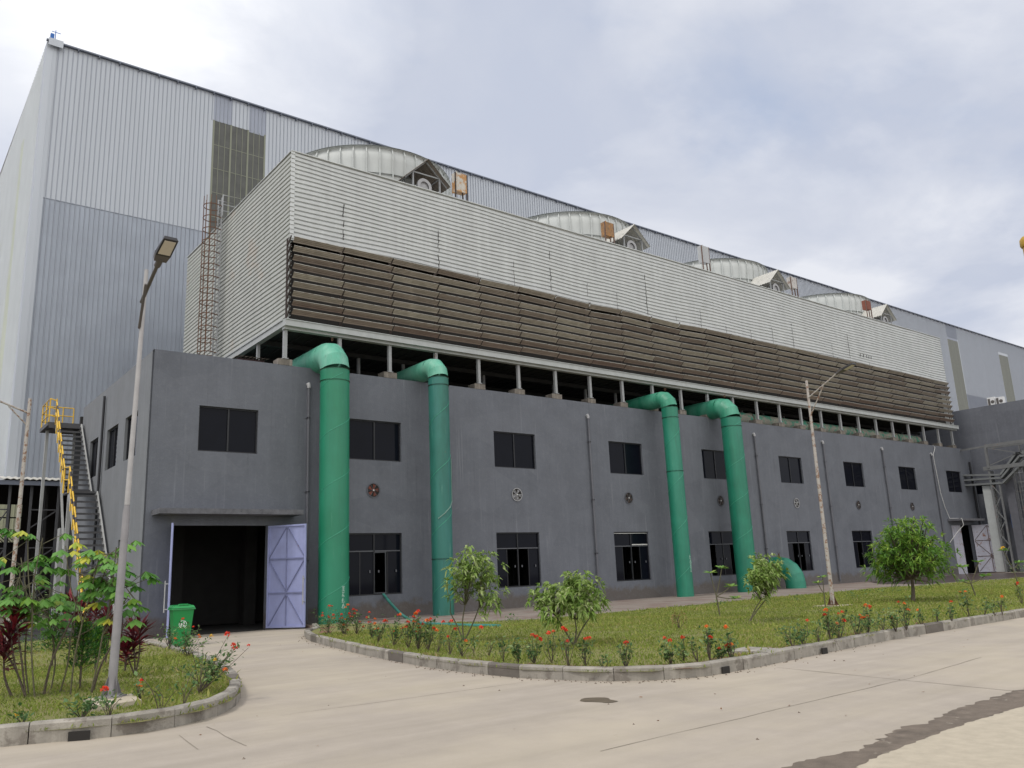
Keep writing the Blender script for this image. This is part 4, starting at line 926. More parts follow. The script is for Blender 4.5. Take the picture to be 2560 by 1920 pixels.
mb = MB(); mb.box(X+.2, X+.35, -2.0, -1.2, .15, 6.8); mb.build('white_panel', M['beam'], tr)
lt = thing('access_ladder', 'caged grey steel ladder left of the frame edge under the cable bridge', 'ladder', (62.5, -3.9, 0))
mb = MB()
for y in (-3.75, -4.25): mb.bar((62.6, y, .1), (62.6, y, 8.3), .06)
z = .4
while z < 8.2: mb.bar((62.6, -3.75, z), (62.6, -4.25, z), .03); z += .32
mb.build('rails', M['steelg'], lt)
mb = MB()
for z in np.arange(2.6, 8, .7):
    pts = [(62.6-.38-.38*math.cos(a), -4.0+.38*math.sin(a), z) for a in np.linspace(-1.9, 1.9, 12)]
    for p, q in zip(pts, pts[1:]): mb.bar(p, q, .03)
for a in (-1.2, -.5, .5, 1.2): mb.bar((62.22-.38*math.cos(a), -4+.38*math.sin(a), 2.6), (62.22-.38*math.cos(a), -4+.38*math.sin(a), 7.9), .025)
mb.build('cage', M['steelg'], lt)
bp_ = thing('blue_cabinet', 'blue cabinet fixed low on the grey wing wall behind the ladder', 'cabinet', (63.8, -2.3, 3.4))
mb = MB(); mb.box(63.75, 64.0, -2.95, -2.28, 3.45, 4.5); mb.build('cabinet_body', M['blue'], bp_); mb = MB(); mb.box(63.7, 64.0, -3.0, -2.25, 3.38, 3.44); mb.build('shelf', M['steelg'], bp_)
ys = thing('yellow_stack', 'yellow pipe with a rounded cap just showing at the right edge of the sky', 'vent pipe', (85.6, 0, 0))
mb = MB(); mb.tube([(86.4, 0, 0), (86.4, 0, 32.9)], .75, 24); mb.build('shaft', M['yelp'], ys); mb = MB(); mb.tube([(86.4, 0, 32.8), (86.4, 0, 33.0), (86.4, 0, 33.6), (86.4, 0, 33.9)], [.85, .95, .92, .7], 24); mb.build('cap', M['yelp'], ys)
hs = MB(); hs.tube([(57.9, .1, 9.98), (57.7, -.1, 9.75), (57.25, -.1, 9.2), (57.2, -.12, 8.6), (57.42, -.12, 6.3), (57.75, -.12, 5.2), (58.2, -.15, 4.3), (58.25, -1.0, 4.25), (58.4, -1.0, 3.75), (58.2, -.6, 3.3), (57.6, -.15, 2.5)], .022, 7)
tag(hs.build('white_hose', M['hosew']), 'thin white hose hanging down the facade to the far door', 'hose')

# ------------------------------------------------------------------ street lamps
def lamp(name, label, base, top, r0_, r1_, matl, arm, strut, lum, low=None, W=.13, group='street lamps along the road'):
    t = thing(name, label, 'street lamp', base, group)
    b = Vector(base); tp_ = Vector(top)
    if low:
        mb = MB(); s_ = b.lerp(tp_, low); mb.tube([b, b.lerp(tp_, low*.96), s_], [r0_, r0_*.8, r0_*.55], 12); mb.build('pole_sleeve', M['polelow'], t)
        mb = MB(); mb.tube([s_, tp_], [r0_*.62, r1_], 12); mb.build('pole', matl, t)
    else:
        mb = MB(); mb.tube([b, tp_], [r0_, r1_], 12); mb.build('pole', matl, t)
    mb = MB(); mb.tube([arm[0], arm[1]], .026, 10); mb.tube(strut, .02, 8); mb.build('arm', matl if not low else M['lumg'], t)
    a, b_ = Vector(arm[1]), Vector(lum); d = (b_-a).normalized(); s = Vector((0, 0, 1)).cross(d).normalized(); u = d.cross(s)
    def P(f, w_, h): return a+d*f+s*w_+u*h
    LN = (b_-a).length
    mb = MB(); mb.tube([a, a+d*.16], .045, 10)
    mb.hexa([P(.12, -W*.8, -.03), P(.12, W*.8, -.03), P(LN*.42, W, -.03), P(LN*.42, -W, -.03), P(.12, -W*.8, .05), P(.12, W*.8, .05), P(LN*.42, W, .05), P(LN*.42, -W, .05)])
    mb.build('driver_box', M['lumg'], t)
    mb = MB(); mb.hexa([P(LN*.42, -W, -.035), P(LN*.42, W, -.035), P(LN, W*.95, -.035), P(LN, -W*.95, -.035), P(LN*.42, -W, .035), P(LN*.42, W, .035), P(LN, W*.8, .02), P(LN, -W*.8, .02)]); hd = mb.build('lamp_head', M['lumb'], t)
    mb = MB(); mb.hexa([P(LN*.48, -W*.78, -.042), P(LN*.48, W*.78, -.042), P(LN*.94, W*.72, -.042), P(LN*.94, -W*.72, -.042), P(LN*.48, -W*.78, -.036), P(LN*.48, W*.78, -.036), P(LN*.94, W*.72, -.036), P(LN*.94, -W*.72, -.036)]); mb.build('lens', M['lumw'], hd)
    mb = MB()
    for k in range(4):
        an = k*math.pi/2+.4; d2 = Vector((math.cos(an), math.sin(an), 0)); mb.add([b+d2*.17, b+d2*r0_+Vector((0, 0, .28)), b+d2*r0_, b+d2*.17+Vector((0, 0, .02)), ], [(0, 1, 2)])
        q = b+d2*r0_*.8; mb.bar(q+Vector((0, 0, .02)), b+d2*.17+Vector((0, 0, .02)), .02, .03)
        mb.add([b+d2*.17+Vector((0, 0, .005)), b+d2*r0_*.7+Vector((0, 0, .3)), b+d2*r0_*.7+Vector((0, 0, .005))], [(0, 1, 2), (2, 1, 0)])
    mb.tube([b+Vector((0, 0, -.01)), b+Vector((0, 0, .02))], .2, 4); mb.build('base_plate', M['rusty'] if not low else M['polelow'], t)
    return t
lamp('street_lamp', 'tall street lamp on the white concrete pad, in front of the left wall', (-4.697, -17.349, .2), (-4.573, -17.349, 6.363), .062, .03, M['polep'], ((-4.619, -17.349, 5.838), (-4.648, -18.239, 6.119)), [(-4.629, -17.349, 5.425), (-4.694, -17.864, 5.95)], (-4.619, -18.774, 6.363), low=.42, W=.105)
lamp('street_lamp', 'leaning rusty street lamp in front of the brown louvres and right lawn', (17.5, -14.56, .18), (17.58, -14.56, 7.65), .068, .042, M['rustp'], ((17.55, -14.56, 7.03), (17.5, -15.73, 7.62)), [(17.55, -14.56, 6.4), (17.52, -15.2, 7.33)], (17.5, -16.4, 7.83))
lamp('street_lamp', 'small rusty street lamp at far left in front of the dark bay', (-4.42, -5, .13), (-4.37, -5, 6.75), .055, .045, M['rustp'], ((-4.37, -5, 6.35), (-5.6, -5, 6.82)), [(-4.37, -5, 6.0), (-4.85, -5, 6.5)], (-6.25, -5, 6.95))
pad = MB(); P4 = [(-4.98, -16.75), (-4.58, -17.0), (-4.02, -16.62), (-4.52, -16.28)]
P4 = [Vector((*gp(x, y, .2)[:2], 0)) for x, y in ((180, 1510), (196, 1527), (306, 1512), (285, 1498))]
pad.add([(p.x, p.y, .06) for p in P4]+[(p.x, p.y, .2) for p in P4], [(4, 5, 6, 7), (0, 1, 5, 4), (1, 2, 6, 5), (2, 3, 7, 6), (3, 0, 4, 7)])
tag(pad.build('lamp_pad', M['slabpale']), 'pale square concrete pad under the tall left street lamp', 'concrete pad')
pad = MB(); pad.box(17.1, 17.95, -15.0, -14.1, .06, .17); tag(pad.build('lamp_pad', M['slabpale']), 'pale concrete pad under the rusty lamp on the right lawn', 'concrete pad')

# ------------------------------------------------------------------ bin, drum, hose
bn = thing('wheelie_bin', 'green wheeled waste bin standing beside the open gate', 'waste bin', (-.1, -4.85, 0)); bx_, by_ = -.1, -4.85
ba = R(-97)   # direction of its front
fd = Vector((math.cos(ba), math.sin(ba), 0)); sd_ = Vector((-fd.y, fd.x, 0))
def BP(u, v, z): q = Vector((bx_, by_, 0))+sd_*u+fd*v; return (q.x, q.y, z)
mb = MB(); mb.hexa([BP(-.2, -.24, .06), BP(-.2, .22, .02), BP(.2, .22, .02), BP(.2, -.24, .06), BP(-.28, -.3, 1.0), BP(-.28, .33, 1.0), BP(.28, .33, 1.0), BP(.28, -.3, 1.0)]); bd = mb.build('body', M['bin'], bn)
mb = MB(); mb.hexa([BP(-.32, -.36, 1.0), BP(-.32, .37, 1.0), BP(.32, .37, 1.0), BP(.32, -.36, 1.0), BP(-.31, -.35, 1.06), BP(-.31, .36, 1.04), BP(.31, .36, 1.04), BP(.31, -.35, 1.06)]); mb.build('rim', M['bin'], bn)
mb = MB(); mb.hexa([BP(-.3, -.36, 1.065), BP(-.3, .38, 1.045), BP(.3, .38, 1.045), BP(.3, -.36, 1.065), BP(-.26, -.3, 1.13), BP(-.27, .33, 1.11), BP(.27, .33, 1.11), BP(.26, -.3, 1.13)])
mb.hexa([BP(-.14, .18, 1.115), BP(-.14, .34, 1.115), BP(.14, .34, 1.115), BP(.14, .18, 1.115), BP(-.12, .2, 1.16), BP(-.12, .34, 1.15), BP(.12, .34, 1.15), BP(.12, .2, 1.16)]); mb.build('lid', M['bin'], bn)
mb = MB(); mb.tube([BP(-.27, -.27, .1), BP(-.2, -.27, .1)], .1, 16); mb.tube([BP(.2, -.27, .1), BP(.27, -.27, .1)], .1, 16); mb.build('wheel', M['lumb'], bn)
mb = MB()
def EP(u, w_): z = .60+w_; v = .22+(z-.02)/.98*.11+.004; return BP(u, v, z)
for j in range(28):
    a0, a1 = 2*math.pi*j/28, 2*math.pi*(j+1)/28
    mb.quad(EP(.105*math.cos(a0), .105*math.sin(a0)), EP(.105*math.cos(a1), .105*math.sin(a1)), EP(.09*math.cos(a1), .09*math.sin(a1)), EP(.09*math.cos(a0), .09*math.sin(a0)))
# a little figure dropping litter into a basket
for P_ in ([(-.055, -.06), (-.015, -.06), (-.01, .01), (-.06, .01)], [(-.06, .015), (-.01, .015), (-.02, .03), (-.05, .03)], [(.01, -.065), (.028, -.065), (.035, .0), (.01, .0)], [(.035, -.065), (.055, -.065), (.052, .0), (.03, .0)], [(.008, .0), (.052, .0), (.045, .05), (.015, .05)], [(-.02, .025), (.015, .03), (.02, .05), (-.015, .035)]):
    mb.add([EP(u, v) for u, v in P_], [(0, 1, 2, 3)])
mb.add([EP(.03+.013*math.cos(a), .068+.013*math.sin(a)) for a in np.linspace(0, 6.28, 11)[:-1]], [tuple(range(10))])
mb.build('emblem', M['white'], bd)
dr = thing('steel_drum', 'charred black steel drum standing at the corner of the grey building', 'drum', (-1.05, -1.1, 0)); mb = MB()
mb.tube([(-1.05, -1.1, .02), (-1.05, -1.1, .3), (-1.05, -1.1, .32), (-1.05, -1.1, .34), (-1.05, -1.1, .6), (-1.05, -1.1, .62), (-1.05, -1.1, .64), (-1.05, -1.1, .9)], [.285, .285, .298, .285, .285, .298, .285, .285], 28); mb.build('barrel', M['drum'], dr)
mb = MB(); mb.ring((-1.05, -1.1, .9), .275, .02, 'z', 28, .03); mb.build('rim', M['rim'], dr)
hb = gp(1000, 1352, .12); he = gp(1085, 1352, .12)
mb = MB(); ht = [Vector((9.3, .1, 1.12)), Vector((9.22, -.1, 1.0)), Vector((9.1, -.8, .72)), Vector((8.9, -1.6, .42)), Vector((8.7, -2.4, .24)), Vector((8.7, -3.6, .17)), Vector((8.45, -5.0, .16)), Vector((8.2, -6.6, .16)), Vector((8.0, -8.1, .17)), Vector((7.9, -8.9, .17)), Vector((8.2, -9.6, .17))]
ht = [yp(828, 1283, .05), yp(834, 1291, -.2), yp(848, 1308, -.9), yp(866, 1326, -1.6), yp(884, 1338, -2.3), gp(905, 1346, .16), gp(950, 1349, .16), gp(1000, 1351, .16), gp(1050, 1352, .16), gp(1080, 1353, .16)]
def smooth(pts, k=4):
    pts = [Vector(p) for p in pts]; out = []
    for i in range(len(pts)-1):
        p0_, p1_, p2_, p3_ = pts[max(0, i-1)], pts[i], pts[i+1], pts[min(len(pts)-1, i+2)]
        for j in range(k):
            t_ = j/k; out.append(.5*((2*p1_)+(p2_-p0_)*t_+(2*p0_-5*p1_+4*p2_-p3_)*t_**2+(3*p1_-p0_-3*p2_+p3_)*t_**3))
    return out+[pts[-1]]
mb.tube(smooth(ht), .055, 10); tag(mb.build('green_hose', M['hoseg']), 'thick teal hose from the first ground floor window down to the pavement', 'hose')

# ------------------------------------------------------------------ plants
def cluster_stems(mb, base, ends, r=.012, bend=.12):
    base = Vector(base)
    for e in ends:
        e = Vector(e); mid = base.lerp(e, .5)+Vector((random.uniform(-bend, bend), random.uniform(-bend, bend), random.uniform(0, bend)))
        pts = smooth([base, mid, e], 4); n = len(pts); mb.tube(pts, [r*(1-.6*i/(n-1)) for i in range(n)], 6, cap=False)
def sphere_dirs(n):
    return norm(rng.normal(size=(n, 3)))
def flower_quads(c, r, n=34):
    D = sphere_dirs(n); D[:, 2] = np.abs(D[:, 2])*.8+.05*0; D = norm(D); P = np.asarray(c)+D*r*.45
    return leafquads(P, D+rng.normal(size=(n, 3))*.9, r*.55, r*.5)
# ---- ixora bushes
def ixora(base, h, label, nfl=1, dense=1.0, spread=.22, cols=('red',), group='flowering ixora shrubs by the kerb', flowers=None, leafn=None, twiggy=False):
    b = Vector(base); t = thing('ixora_shrub', label, 'flowering shrub', b, group)
    ns = max(3, int(3+3.5*dense)); ends = []; h *= random.uniform(.95, 1.12)
    for k in range(ns):
        a = random.uniform(0, 6.28); rr = spread*random.uniform(.25, 1); ends.append((b.x+rr*math.cos(a), b.y+rr*math.sin(a), b.z+h*random.uniform(.45, 1)))
    if flowers: ends += [(f[0], f[1], f[2]) for f in flowers]
    mb = MB(); cluster_stems(mb, b, ends, .006 if h < .8 else .009, .06); mb.build('stems', M['bark'], t)
    P, D = [], []; nl = leafn or int(170*dense*max(.5, h)*(.6 if twiggy else 1))
    for k in range(nl):
        e = Vector(random.choice(ends)); f = random.uniform(.35 if not twiggy else .5, 1.02)**.8; p = b.lerp(e, f); P.append((p.x+random.gauss(0, .035), p.y+random.gauss(0, .035), p.z+random.gauss(0, .03))); D.append((random.gauss(0, 1), random.gauss(0, 1), random.gauss(.4, .6)))
    P = np.array(P); L_ = rng.uniform(.045, .10, len(P)); q = leafquads(P, D, L_, L_*.5, .1); fast_quads('foliage', q, L['ixora'], t, rng.random(len(P)))
    fl = flowers or [random.choice(ends) for _ in range(nfl)]
    for k, e in enumerate(fl):
        c = (e[0], e[1], e[2]+.03); q = flower_quads(c, random.uniform(.032, .06), 40); fast_quads('flower', q, L[cols[k % len(cols)]], t, rng.random(len(q)))
    return t
# ---- leafy saplings with many whorls
def sapling(name, label, base, cen, rad, nwh, leafL, leafW, mat, stems, cat='sapling', nper=7, droop=.5, shell=.55, lobes=5, trunk_r=.02, seed=1, bark='stemg', group=None, whn=None):
    random.seed(seed); b = Vector(base); c = Vector(cen); t = thing(name, label, cat, b, group)
    lob = [(c+Vector((random.uniform(-.55, .55)*rad[0], random.uniform(-.55, .55)*rad[1], random.uniform(-.5, .5)*rad[2])), random.uniform(.42, .68)) for _ in range(lobes)]
    W = []
    while len(W) < nwh:
        l, f = random.choice(lob); d = Vector((random.gauss(0, 1), random.gauss(0, 1), random.gauss(0, 1))).normalized(); rr = random.random()**(shell)
        p = l+Vector((d.x*rad[0], d.y*rad[1], d.z*rad[2]))*f*rr; W.append((p, (p-b+Vector((0, 0, -.3))).normalized()))
    mb = MB(); ends = random.sample([p for p, _ in W], min(len(W), max(14, nwh//7)))
    for s in stems:
        s = Vector(s); pts = smooth([b, b.lerp(s, .5)+Vector((random.uniform(-.05, .05), random.uniform(-.05, .05), .03)), s], 4); n = len(pts); mb.tube(pts, [trunk_r*(1-.45*i/(n-1)) for i in range(n)], 8, cap=False)
    for e in ends:
        s = min(stems, key=lambda q: (Vector(q)-e).length); s = Vector(s); mid = s.lerp(e, .5)+Vector((random.uniform(-.05, .05), random.uniform(-.05, .05), -.04)); pts = smooth([s, mid, e], 3); n = len(pts); mb.tube(pts, [trunk_r*.5*(1-.7*i/(n-1)) for i in range(n)], 5, cap=False)
    mb.build('trunk', M[bark], t)
    P, D = [], []
    for p, d in W:
        for k in range(nper):
            v = Vector((random.gauss(0, 1), random.gauss(0, 1), random.gauss(0, 1))).normalized(); v = (v+d*.9+Vector((0, 0, .15-droop*.6))).normalized(); P.append(p[:]); D.append(v[:])
    P = np.array(P); n = len(P); Ls = leafL*rng.uniform(.7, 1.2, n); q = leafquads(P, D, Ls, leafW*rng.uniform(.8, 1.2, n), droop)
    tn = np.repeat(rng.beta(2.2, 2.2, len(W)), nper)*.7+rng.random(n)*.3; hgt = (P[:, 2]-cen[2])/max(rad[2], .1); tn = np.clip(tn, 0, 1)
    fast_quads('foliage', q, mat, t, tn); return t
def up(base, dx, dy):                                   # point above a base, offset in picture pixels at the base's depth
    v = Vector(base)-Vector(CP); dpt = v.dot(Vector(cF)); s = dpt*1.15732/F0; return Vector(base)+Vector(cR)*dx*s*1.0+Vector((0, 0, 1))*dy*s*1.02
bA = gp(1002, 1386)
sapling('leafy_sapling', 'wind-blown loose leafy sapling in front of the teal pipe', bA, up(bA, 16, 125), (.92, .8, .86), 270, .17, .05, L['willow'], [up(bA, -28, 60), up(bA, 5, 75), up(bA, 35, 70)], seed=3, lobes=7, group='young leafy saplings on the right lawn')
bB = gp(1240, 1395)
sapling('leafy_sapling', 'wide two-lobed leafy sapling in the middle of the right lawn', bB, up(bB, 18, 108), (.98, .8, .58), 300, .17, .052, L['willow'], [up(bB, -35, 60), up(bB, 5, 55), up(bB, 40, 60)], seed=12, lobes=8, group='young leafy saplings on the right lawn')
bC = gp(1619, 1343)
sapling('leafy_sapling', 'dense rounded sapling on leaning stems beside the fourth green pipe', bC, up(bC, 38, 92), (.72, .7, .76), 310, .16, .055, L['willow'], [up(bC, 30, 45), up(bC, 45, 50)], seed=23, lobes=8, shell=.45, group='young leafy saplings on the right lawn')
bM = Vector((20.35, -15.75, .14)); 
sapling('mango_tree', 'small round dark green mango tree on the right lawn', bM, (20.7, -15.85, 1.80), (1.42, 1.42, 1.14), 900, .25, .048, L['mango'], [(20.42, -15.78, .9)], cat='tree', nper=9, droop=.35, shell=.35, lobes=14, trunk_r=.075, seed=8, bark='bark')
# low dark shrub greens hanging out left of the mango are part of its crown
# ---- frangipani-like young plants
def plumeria(base, tips, label, s=1.0, flower=False):
    b = Vector(base); t = thing('frangipani', label, 'young tree', b, 'young frangipani trees on the lawn'); mb = MB()
    fork = up(b, (tips[0][0])*.3, tips[0][1]*.45)
    mb.tube(smooth([b, fork], 2), .022*s, 7, cap=False); ends = [up(b, *q) for q in tips]
    for e in ends: mb.tube(smooth([fork, fork.lerp(e, .5)+Vector((0, 0, -.02)), e], 3), .014*s, 6, cap=False)
    mb.build('trunk', M['stemg'], t); P, D = [], []
    for e in ends:
        for k in range(11): a = k*2.4; P.append(e[:]); D.append((math.cos(a), math.sin(a), random.uniform(.1, .7)))
    q = leafquads(P, D, .24*s, .075*s, .15); fast_quads('foliage', q, L['plum'], t, rng.random(len(P)))
    if flower: q = flower_quads(ends[0]+Vector((0, 0, .1)), .12, 40); fast_quads('flower', q, L['yellow'], t, rng.random(len(q)))
plumeria(gp(1555, 1330), [(-12, 88), (14, 98), (30, 60), (38, 35)], 'spindly frangipani in the gap between the third and fourth green pipes')
plumeria(gp(1783, 1312), [(2, 62), (-10, 50)], 'thin frangipani just left of the rusty lamp pole', .9)
plumeria(gp(2108, 1288), [(-20, 60), (18, 70), (-22, 30), (28, 42)], 'young frangipani in front of the far rusty door', 1.1)
plumeria(gp(2200, 1262), [(-20, 70), (10, 45)], 'frangipani with a yellowish bloom at the right edge of the lawn', 1.3, True)
# ---- dry plant
b = gp(1468, 1358); t = thing('dry_shrub', 'small dried brown shrub alone on the right lawn', 'shrub', b); mb = MB(); cluster_stems(mb, b, [up(b, random.uniform(-14, 14), random.uniform(18, 32)) for _ in range(8)], .007, .04); mb.build('stems', M['bark'], t)
P = np.array([up(b, random.uniform(-16, 16), random.uniform(12, 32))[:] for _ in range(90)]); fast_quads('foliage', leafquads(P, rng.normal(size=(90, 3)), .06, .02), L['dry'], t, rng.random(90))
# ---- right lawn ixora, from the gate round the corner and along the kerb: (base x, base y, height px, label, flowers)
def C6(x, y): return (700+x/2.458)/1.15732, (1250+y/2.458)/1.15732
def C7(x, y): return (1500+x/2.087)/1.15732, (1250+y/2.087)/1.15732
IX = []
def addx(cf, bx, by, ty, fl, dense, label, cols=('red',), spread=None, twiggy=False):
    x, y = cf(bx, by); _, y2 = cf(bx, ty); b = gp(x, y); hpx = (y-y2); dpt = (b-Vector(CP)).dot(Vector(cF)); h = hpx*1.15732/F0*dpt
    fl = list(fl)+([(fl[k % len(fl)][0]+random.uniform(-26, 26), fl[k % len(fl)][1]+random.uniform(-20, 30)) for k in range(len(fl))] if (cf is C6 and bx < 930 and fl) else [])
    flw = [up(b, cf(fx_, fy_)[0]-x, y-cf(fx_, fy_)[1]) for fx_, fy_ in fl]
    ixora(b, h, label, len(fl), dense, spread or max(.12, h*.3), cols, flowers=[f[:] for f in flw] or None, twiggy=twiggy) if fl else ixora(b, h, label, 0, dense, spread or max(.12, h*.3), cols, twiggy=twiggy)
addx(C6, 300, 825, 690, [(260, 725), (318, 668), (328, 720), (300, 735)], 1.9, 'leafy red ixora at the foot of the thick nearest pipe, closest to the gate', spread=.5)
addx(C6, 395, 835, 675, [(378, 720), (403, 678), (425, 712), (400, 748), (448, 732), (392, 780)], 2.2, 'tall bushy red ixora right beside the nearest green pipe', ('red', 'orange'), .5)
addx(C6, 470, 830, 680, [(472, 695), (450, 690), (490, 762)], 1.5, 'red ixora between the nearest pipe and the first window', spread=.4)
addx(C6, 565, 850, 735, [(545, 765), (585, 745), (550, 708), (607, 803)], 1.4, 'red ixora below the first ground floor window', ('red', 'orange'), .35)
addx(C6, 600, 880, 760, [(640, 762), (655, 760)], 1.0, 'ixora with twin red heads left of the teal hose')
addx(C6, 700, 895, 720, [(730, 727), (705, 820), (750, 806)], 1.6, 'bushy ixora under the sloping teal hose', ('red', 'orange'), .38)
addx(C6, 790, 915, 735, [(828, 743), (788, 770)], 1.3, 'ixora with a large red head on the teal hose')
addx(C6, 850, 925, 710, [(853, 707), (840, 720), (852, 782), (882, 785), (858, 805)], 1.7, 'tall many-headed ixora left of the weathered teal pipe', ('red', 'orange'), .4)
addx(C6, 910, 925, 750, [(930, 752), (920, 760), (948, 808)], 1.4, 'ixora in front of the foot of the weathered teal pipe', ('red', 'orange'))
addx(C6, 970, 935, 790, [(1008, 770)], .8, 'thin ixora just right of the weathered teal pipe', twiggy=True)
addx(C6, 1045, 950, 780, [(1058, 768), (1035, 856), (1083, 815)], 1.0, 'sparse ixora left of the wind-blown sapling', twiggy=True)
addx(C6, 1118, 960, 830, [(1145, 882), (1243, 806)], 1.0, 'sparse ixora at the foot of the wind-blown sapling', ('orange', 'red'), twiggy=True)
addx(C6, 1187, 965, 850, [], .6, 'small flowerless shrub between the two big saplings', twiggy=True)
addx(C6, 1280, 970, 860, [], .6, 'low flowerless shrub with yellowing leaves before the kerb bend', twiggy=True)
addx(C6, 1375, 995, 850, [], .9, 'flowerless shrub left of the upright dark one', twiggy=True)
addx(C6, 1465, 1000, 870, [], 1.4, 'upright dark flowerless shrub near the kerb bend', spread=.1)
addx(C6, 1565, 1010, 860, [(1560, 855), (1582, 862), (1605, 880)], 1.4, 'ixora with a row of three red heads at the kerb bend', spread=.16)
addx(C6, 1670, 1000, 830, [(1690, 832), (1660, 842)], .8, 'ixora with two red heads left of the two-lobed sapling', twiggy=True)
addx(C6, 1775, 1030, 810, [(1755, 820), (1770, 830), (1777, 892)], 1.0, 'tall red ixora beneath the two-lobed sapling', twiggy=True)
addx(C6, 1880, 1020, 860, [(1908, 873), (1885, 878)], 1.0, 'red ixora right of the two-lobed sapling stems')
addx(C7, 20, 885, 800, [], .6, 'bare low shrub by the stained kerb stone', twiggy=True)
addx(C7, 135, 885, 730, [(145, 768)], 1.2, 'ixora with one small red head above the dark stained kerb')
addx(C7, 370, 865, 735, [(375, 752), (348, 740)], 1.3, 'round ixora with a bright red head left of the drain cover', spread=.16)
addx(C7, 435, 855, 720, [(443, 737)], 1.0, 'slim ixora with a single red head left of the drain cover')
addx(C7, 510, 845, 740, [], .8, 'flowerless shrub between two ixoras left of the drain cover', twiggy=True)
addx(C7, 575, 845, 680, [(572, 683), (587, 738)], 1.2, 'tall ixora with an orange top head left of the drain cover', ('orange', 'red'))
addx(C7, 628, 840, 775, [(627, 792)], 1.0, 'short ixora with one red head at the drain cover edge', spread=.12)
addx(C7, 683, 838, 690, [(675, 685), (672, 778), (692, 770)], 1.3, 'ixora with twin low heads directly before the drain cover', ('orange', 'red'))
addx(C7, 1010, 780, 665, [], 1.4, 'dark flowerless shrub just right of the drain cover', spread=.2)
addx(C7, 1065, 770, 640, [(1098, 646)], 1.1, 'ixora with a red head right of the drain cover')
addx(C7, 1140, 750, 650, [], .9, 'flowerless shrub left of the rusty lamp pad', twiggy=True)
addx(C7, 1205, 742, 585, [(1198, 595), (1190, 618), (1250, 660)], 1.8, 'tall dark ixora at the foot of the rusty lamp', ('orange', 'red'), .22)
addx(C7, 1250, 735, 600, [(1283, 603), (1288, 645), (1262, 610)], 1.1, 'red ixora right of the rusty lamp pad')
addx(C7, 1340, 715, 570, [(1370, 615), (1380, 630)], 1.5, 'leafy ixora right of the lamp, low orange heads', ('orange',), .35)
addx(C7, 1400, 705, 565, [(1408, 568), (1427, 576), (1405, 622), (1388, 632)], 1.5, 'many-headed orange ixora between the rusty lamp and the mango tree', ('orange', 'red'), .35)
addx(C7, 1478, 692, 570, [], 1.3, 'leafy flowerless shrub left of the mango trunk', spread=.3)
addx(C7, 1545, 688, 590, [(1535, 626)], 1.1, 'ixora with one orange head below the mango trunk', ('orange',))
addx(C7, 1600, 680, 545, [(1608, 556), (1578, 548), (1622, 590)], 1.1, 'ixora right below the mango trunk', ('orange', 'red'))
addx(C7, 1680, 662, 575, [(1672, 588)], 1.0, 'ixora with one head just right of the mango trunk', ('orange',), twiggy=True)
addx(C7, 1760, 650, 560, [], .9, 'flowerless shrub right of the mango tree', twiggy=True)
addx(C7, 1835, 640, 540, [(1848, 545)], 1.1, 'ixora with a red head between mango tree and far frangipani')
addx(C7, 1925, 612, 485, [(1928, 492), (1900, 496)], 1.4, 'tall ixora with an orange top left of the far frangipani', ('orange',), .25)
addx(C7, 2005, 610, 510, [], 1.1, 'flowerless shrub below the far frangipani', spread=.3)
addx(C7, 2100, 600, 510, [(2113, 517)], .9, 'ixora with a small orange head near the right edge', ('orange',), twiggy=True)
addx(C7, 2202, 545, 430, [(2198, 443), (2195, 452)], .9, 'red ixora cut by the right edge of the picture', twiggy=True)
addx(C7, 2060, 605, 520, [], .7, 'thin flowerless shrub second from the right edge', twiggy=True)
# low seedlings in a line along the pavement edge
sd = 0
SL = ['low leafy seedling at the pavement edge, where the teal hose ends', 'low seedling at the pavement edge between the two big saplings', 'low seedling at the pavement edge behind the two-lobed sapling', 'low seedling at the pavement edge right of the two-lobed sapling',
      'low seedling behind the spindly frangipani', 'low seedling in front of the fourth green pipe', 'low seedling in front of the ground level pipe elbow', 'low seedling at the pavement edge just right of the rusty lamp pole', 'low seedling third left of the mango tree by the pavement edge',
      'low seedling second left of the mango tree by the pavement edge', 'low seedling just behind the mango trunk', 'low seedling right of the mango trunk by the pavement edge']
for (x, y) in ((1105, 1345), (1175, 1335), (1240, 1330), (1310, 1325), (1555, 1312), (1650, 1300), (1720, 1300), (1840, 1293), (1870, 1288), (1905, 1285), (1935, 1280), (2000, 1275)):
    b = gp(x, y-1); t = thing('seedling', SL[sd], 'seedling', b, 'seedlings along the pavement edge'); n = 26
    a = rng.uniform(0, 6.28, n); P = np.array(b)+np.stack([rng.normal(0, .12, n), rng.normal(0, .12, n), rng.uniform(.02, .22, n)], 1)
    fast_quads('foliage', leafquads(P, np.stack([np.cos(a), np.sin(a), rng.uniform(.2, .8, n)], 1), .13, .045, .1), L['ixora'], t, rng.random(n)); sd += 1
# weeds by the far doors
def greens(name, label, pts, r, h, n, mat, leafL=.14, cat='shrub'):
    c = Vector((sum(p[0] for p in pts)/len(pts), sum(p[1] for p in pts)/len(pts), .13)); t = thing(name, label, cat, c); P = []
    for k in range(n):
        p = random.choice(pts); hh = random.random()**1.3*h; P.append((p[0]+random.gauss(0, r), p[1]+random.gauss(0, r), .13+hh))
    P = np.array(P); fast_quads('foliage', leafquads(P, np.stack([rng.normal(0, 1, n), rng.normal(0, 1, n), rng.normal(.5, .5, n)], 1), leafL, leafL*.35, .1), mat, t, rng.random(n)); return t
greens('weed_patch', 'overgrown weeds at the foot of the steel trestle at right', [(57+i*.9, -5.2-.3*(i % 3)) for i in range(10)], .45, .8, 900, L['ixora'], .2, 'weeds')
greens('hedge', 'dark green bushes behind the cassava at far left', [(-9.5+i*.6, -4-.4*(i % 3)) for i in range(11)], .4, 1.5, 2600, L['ixora'], .14, 'bushes')

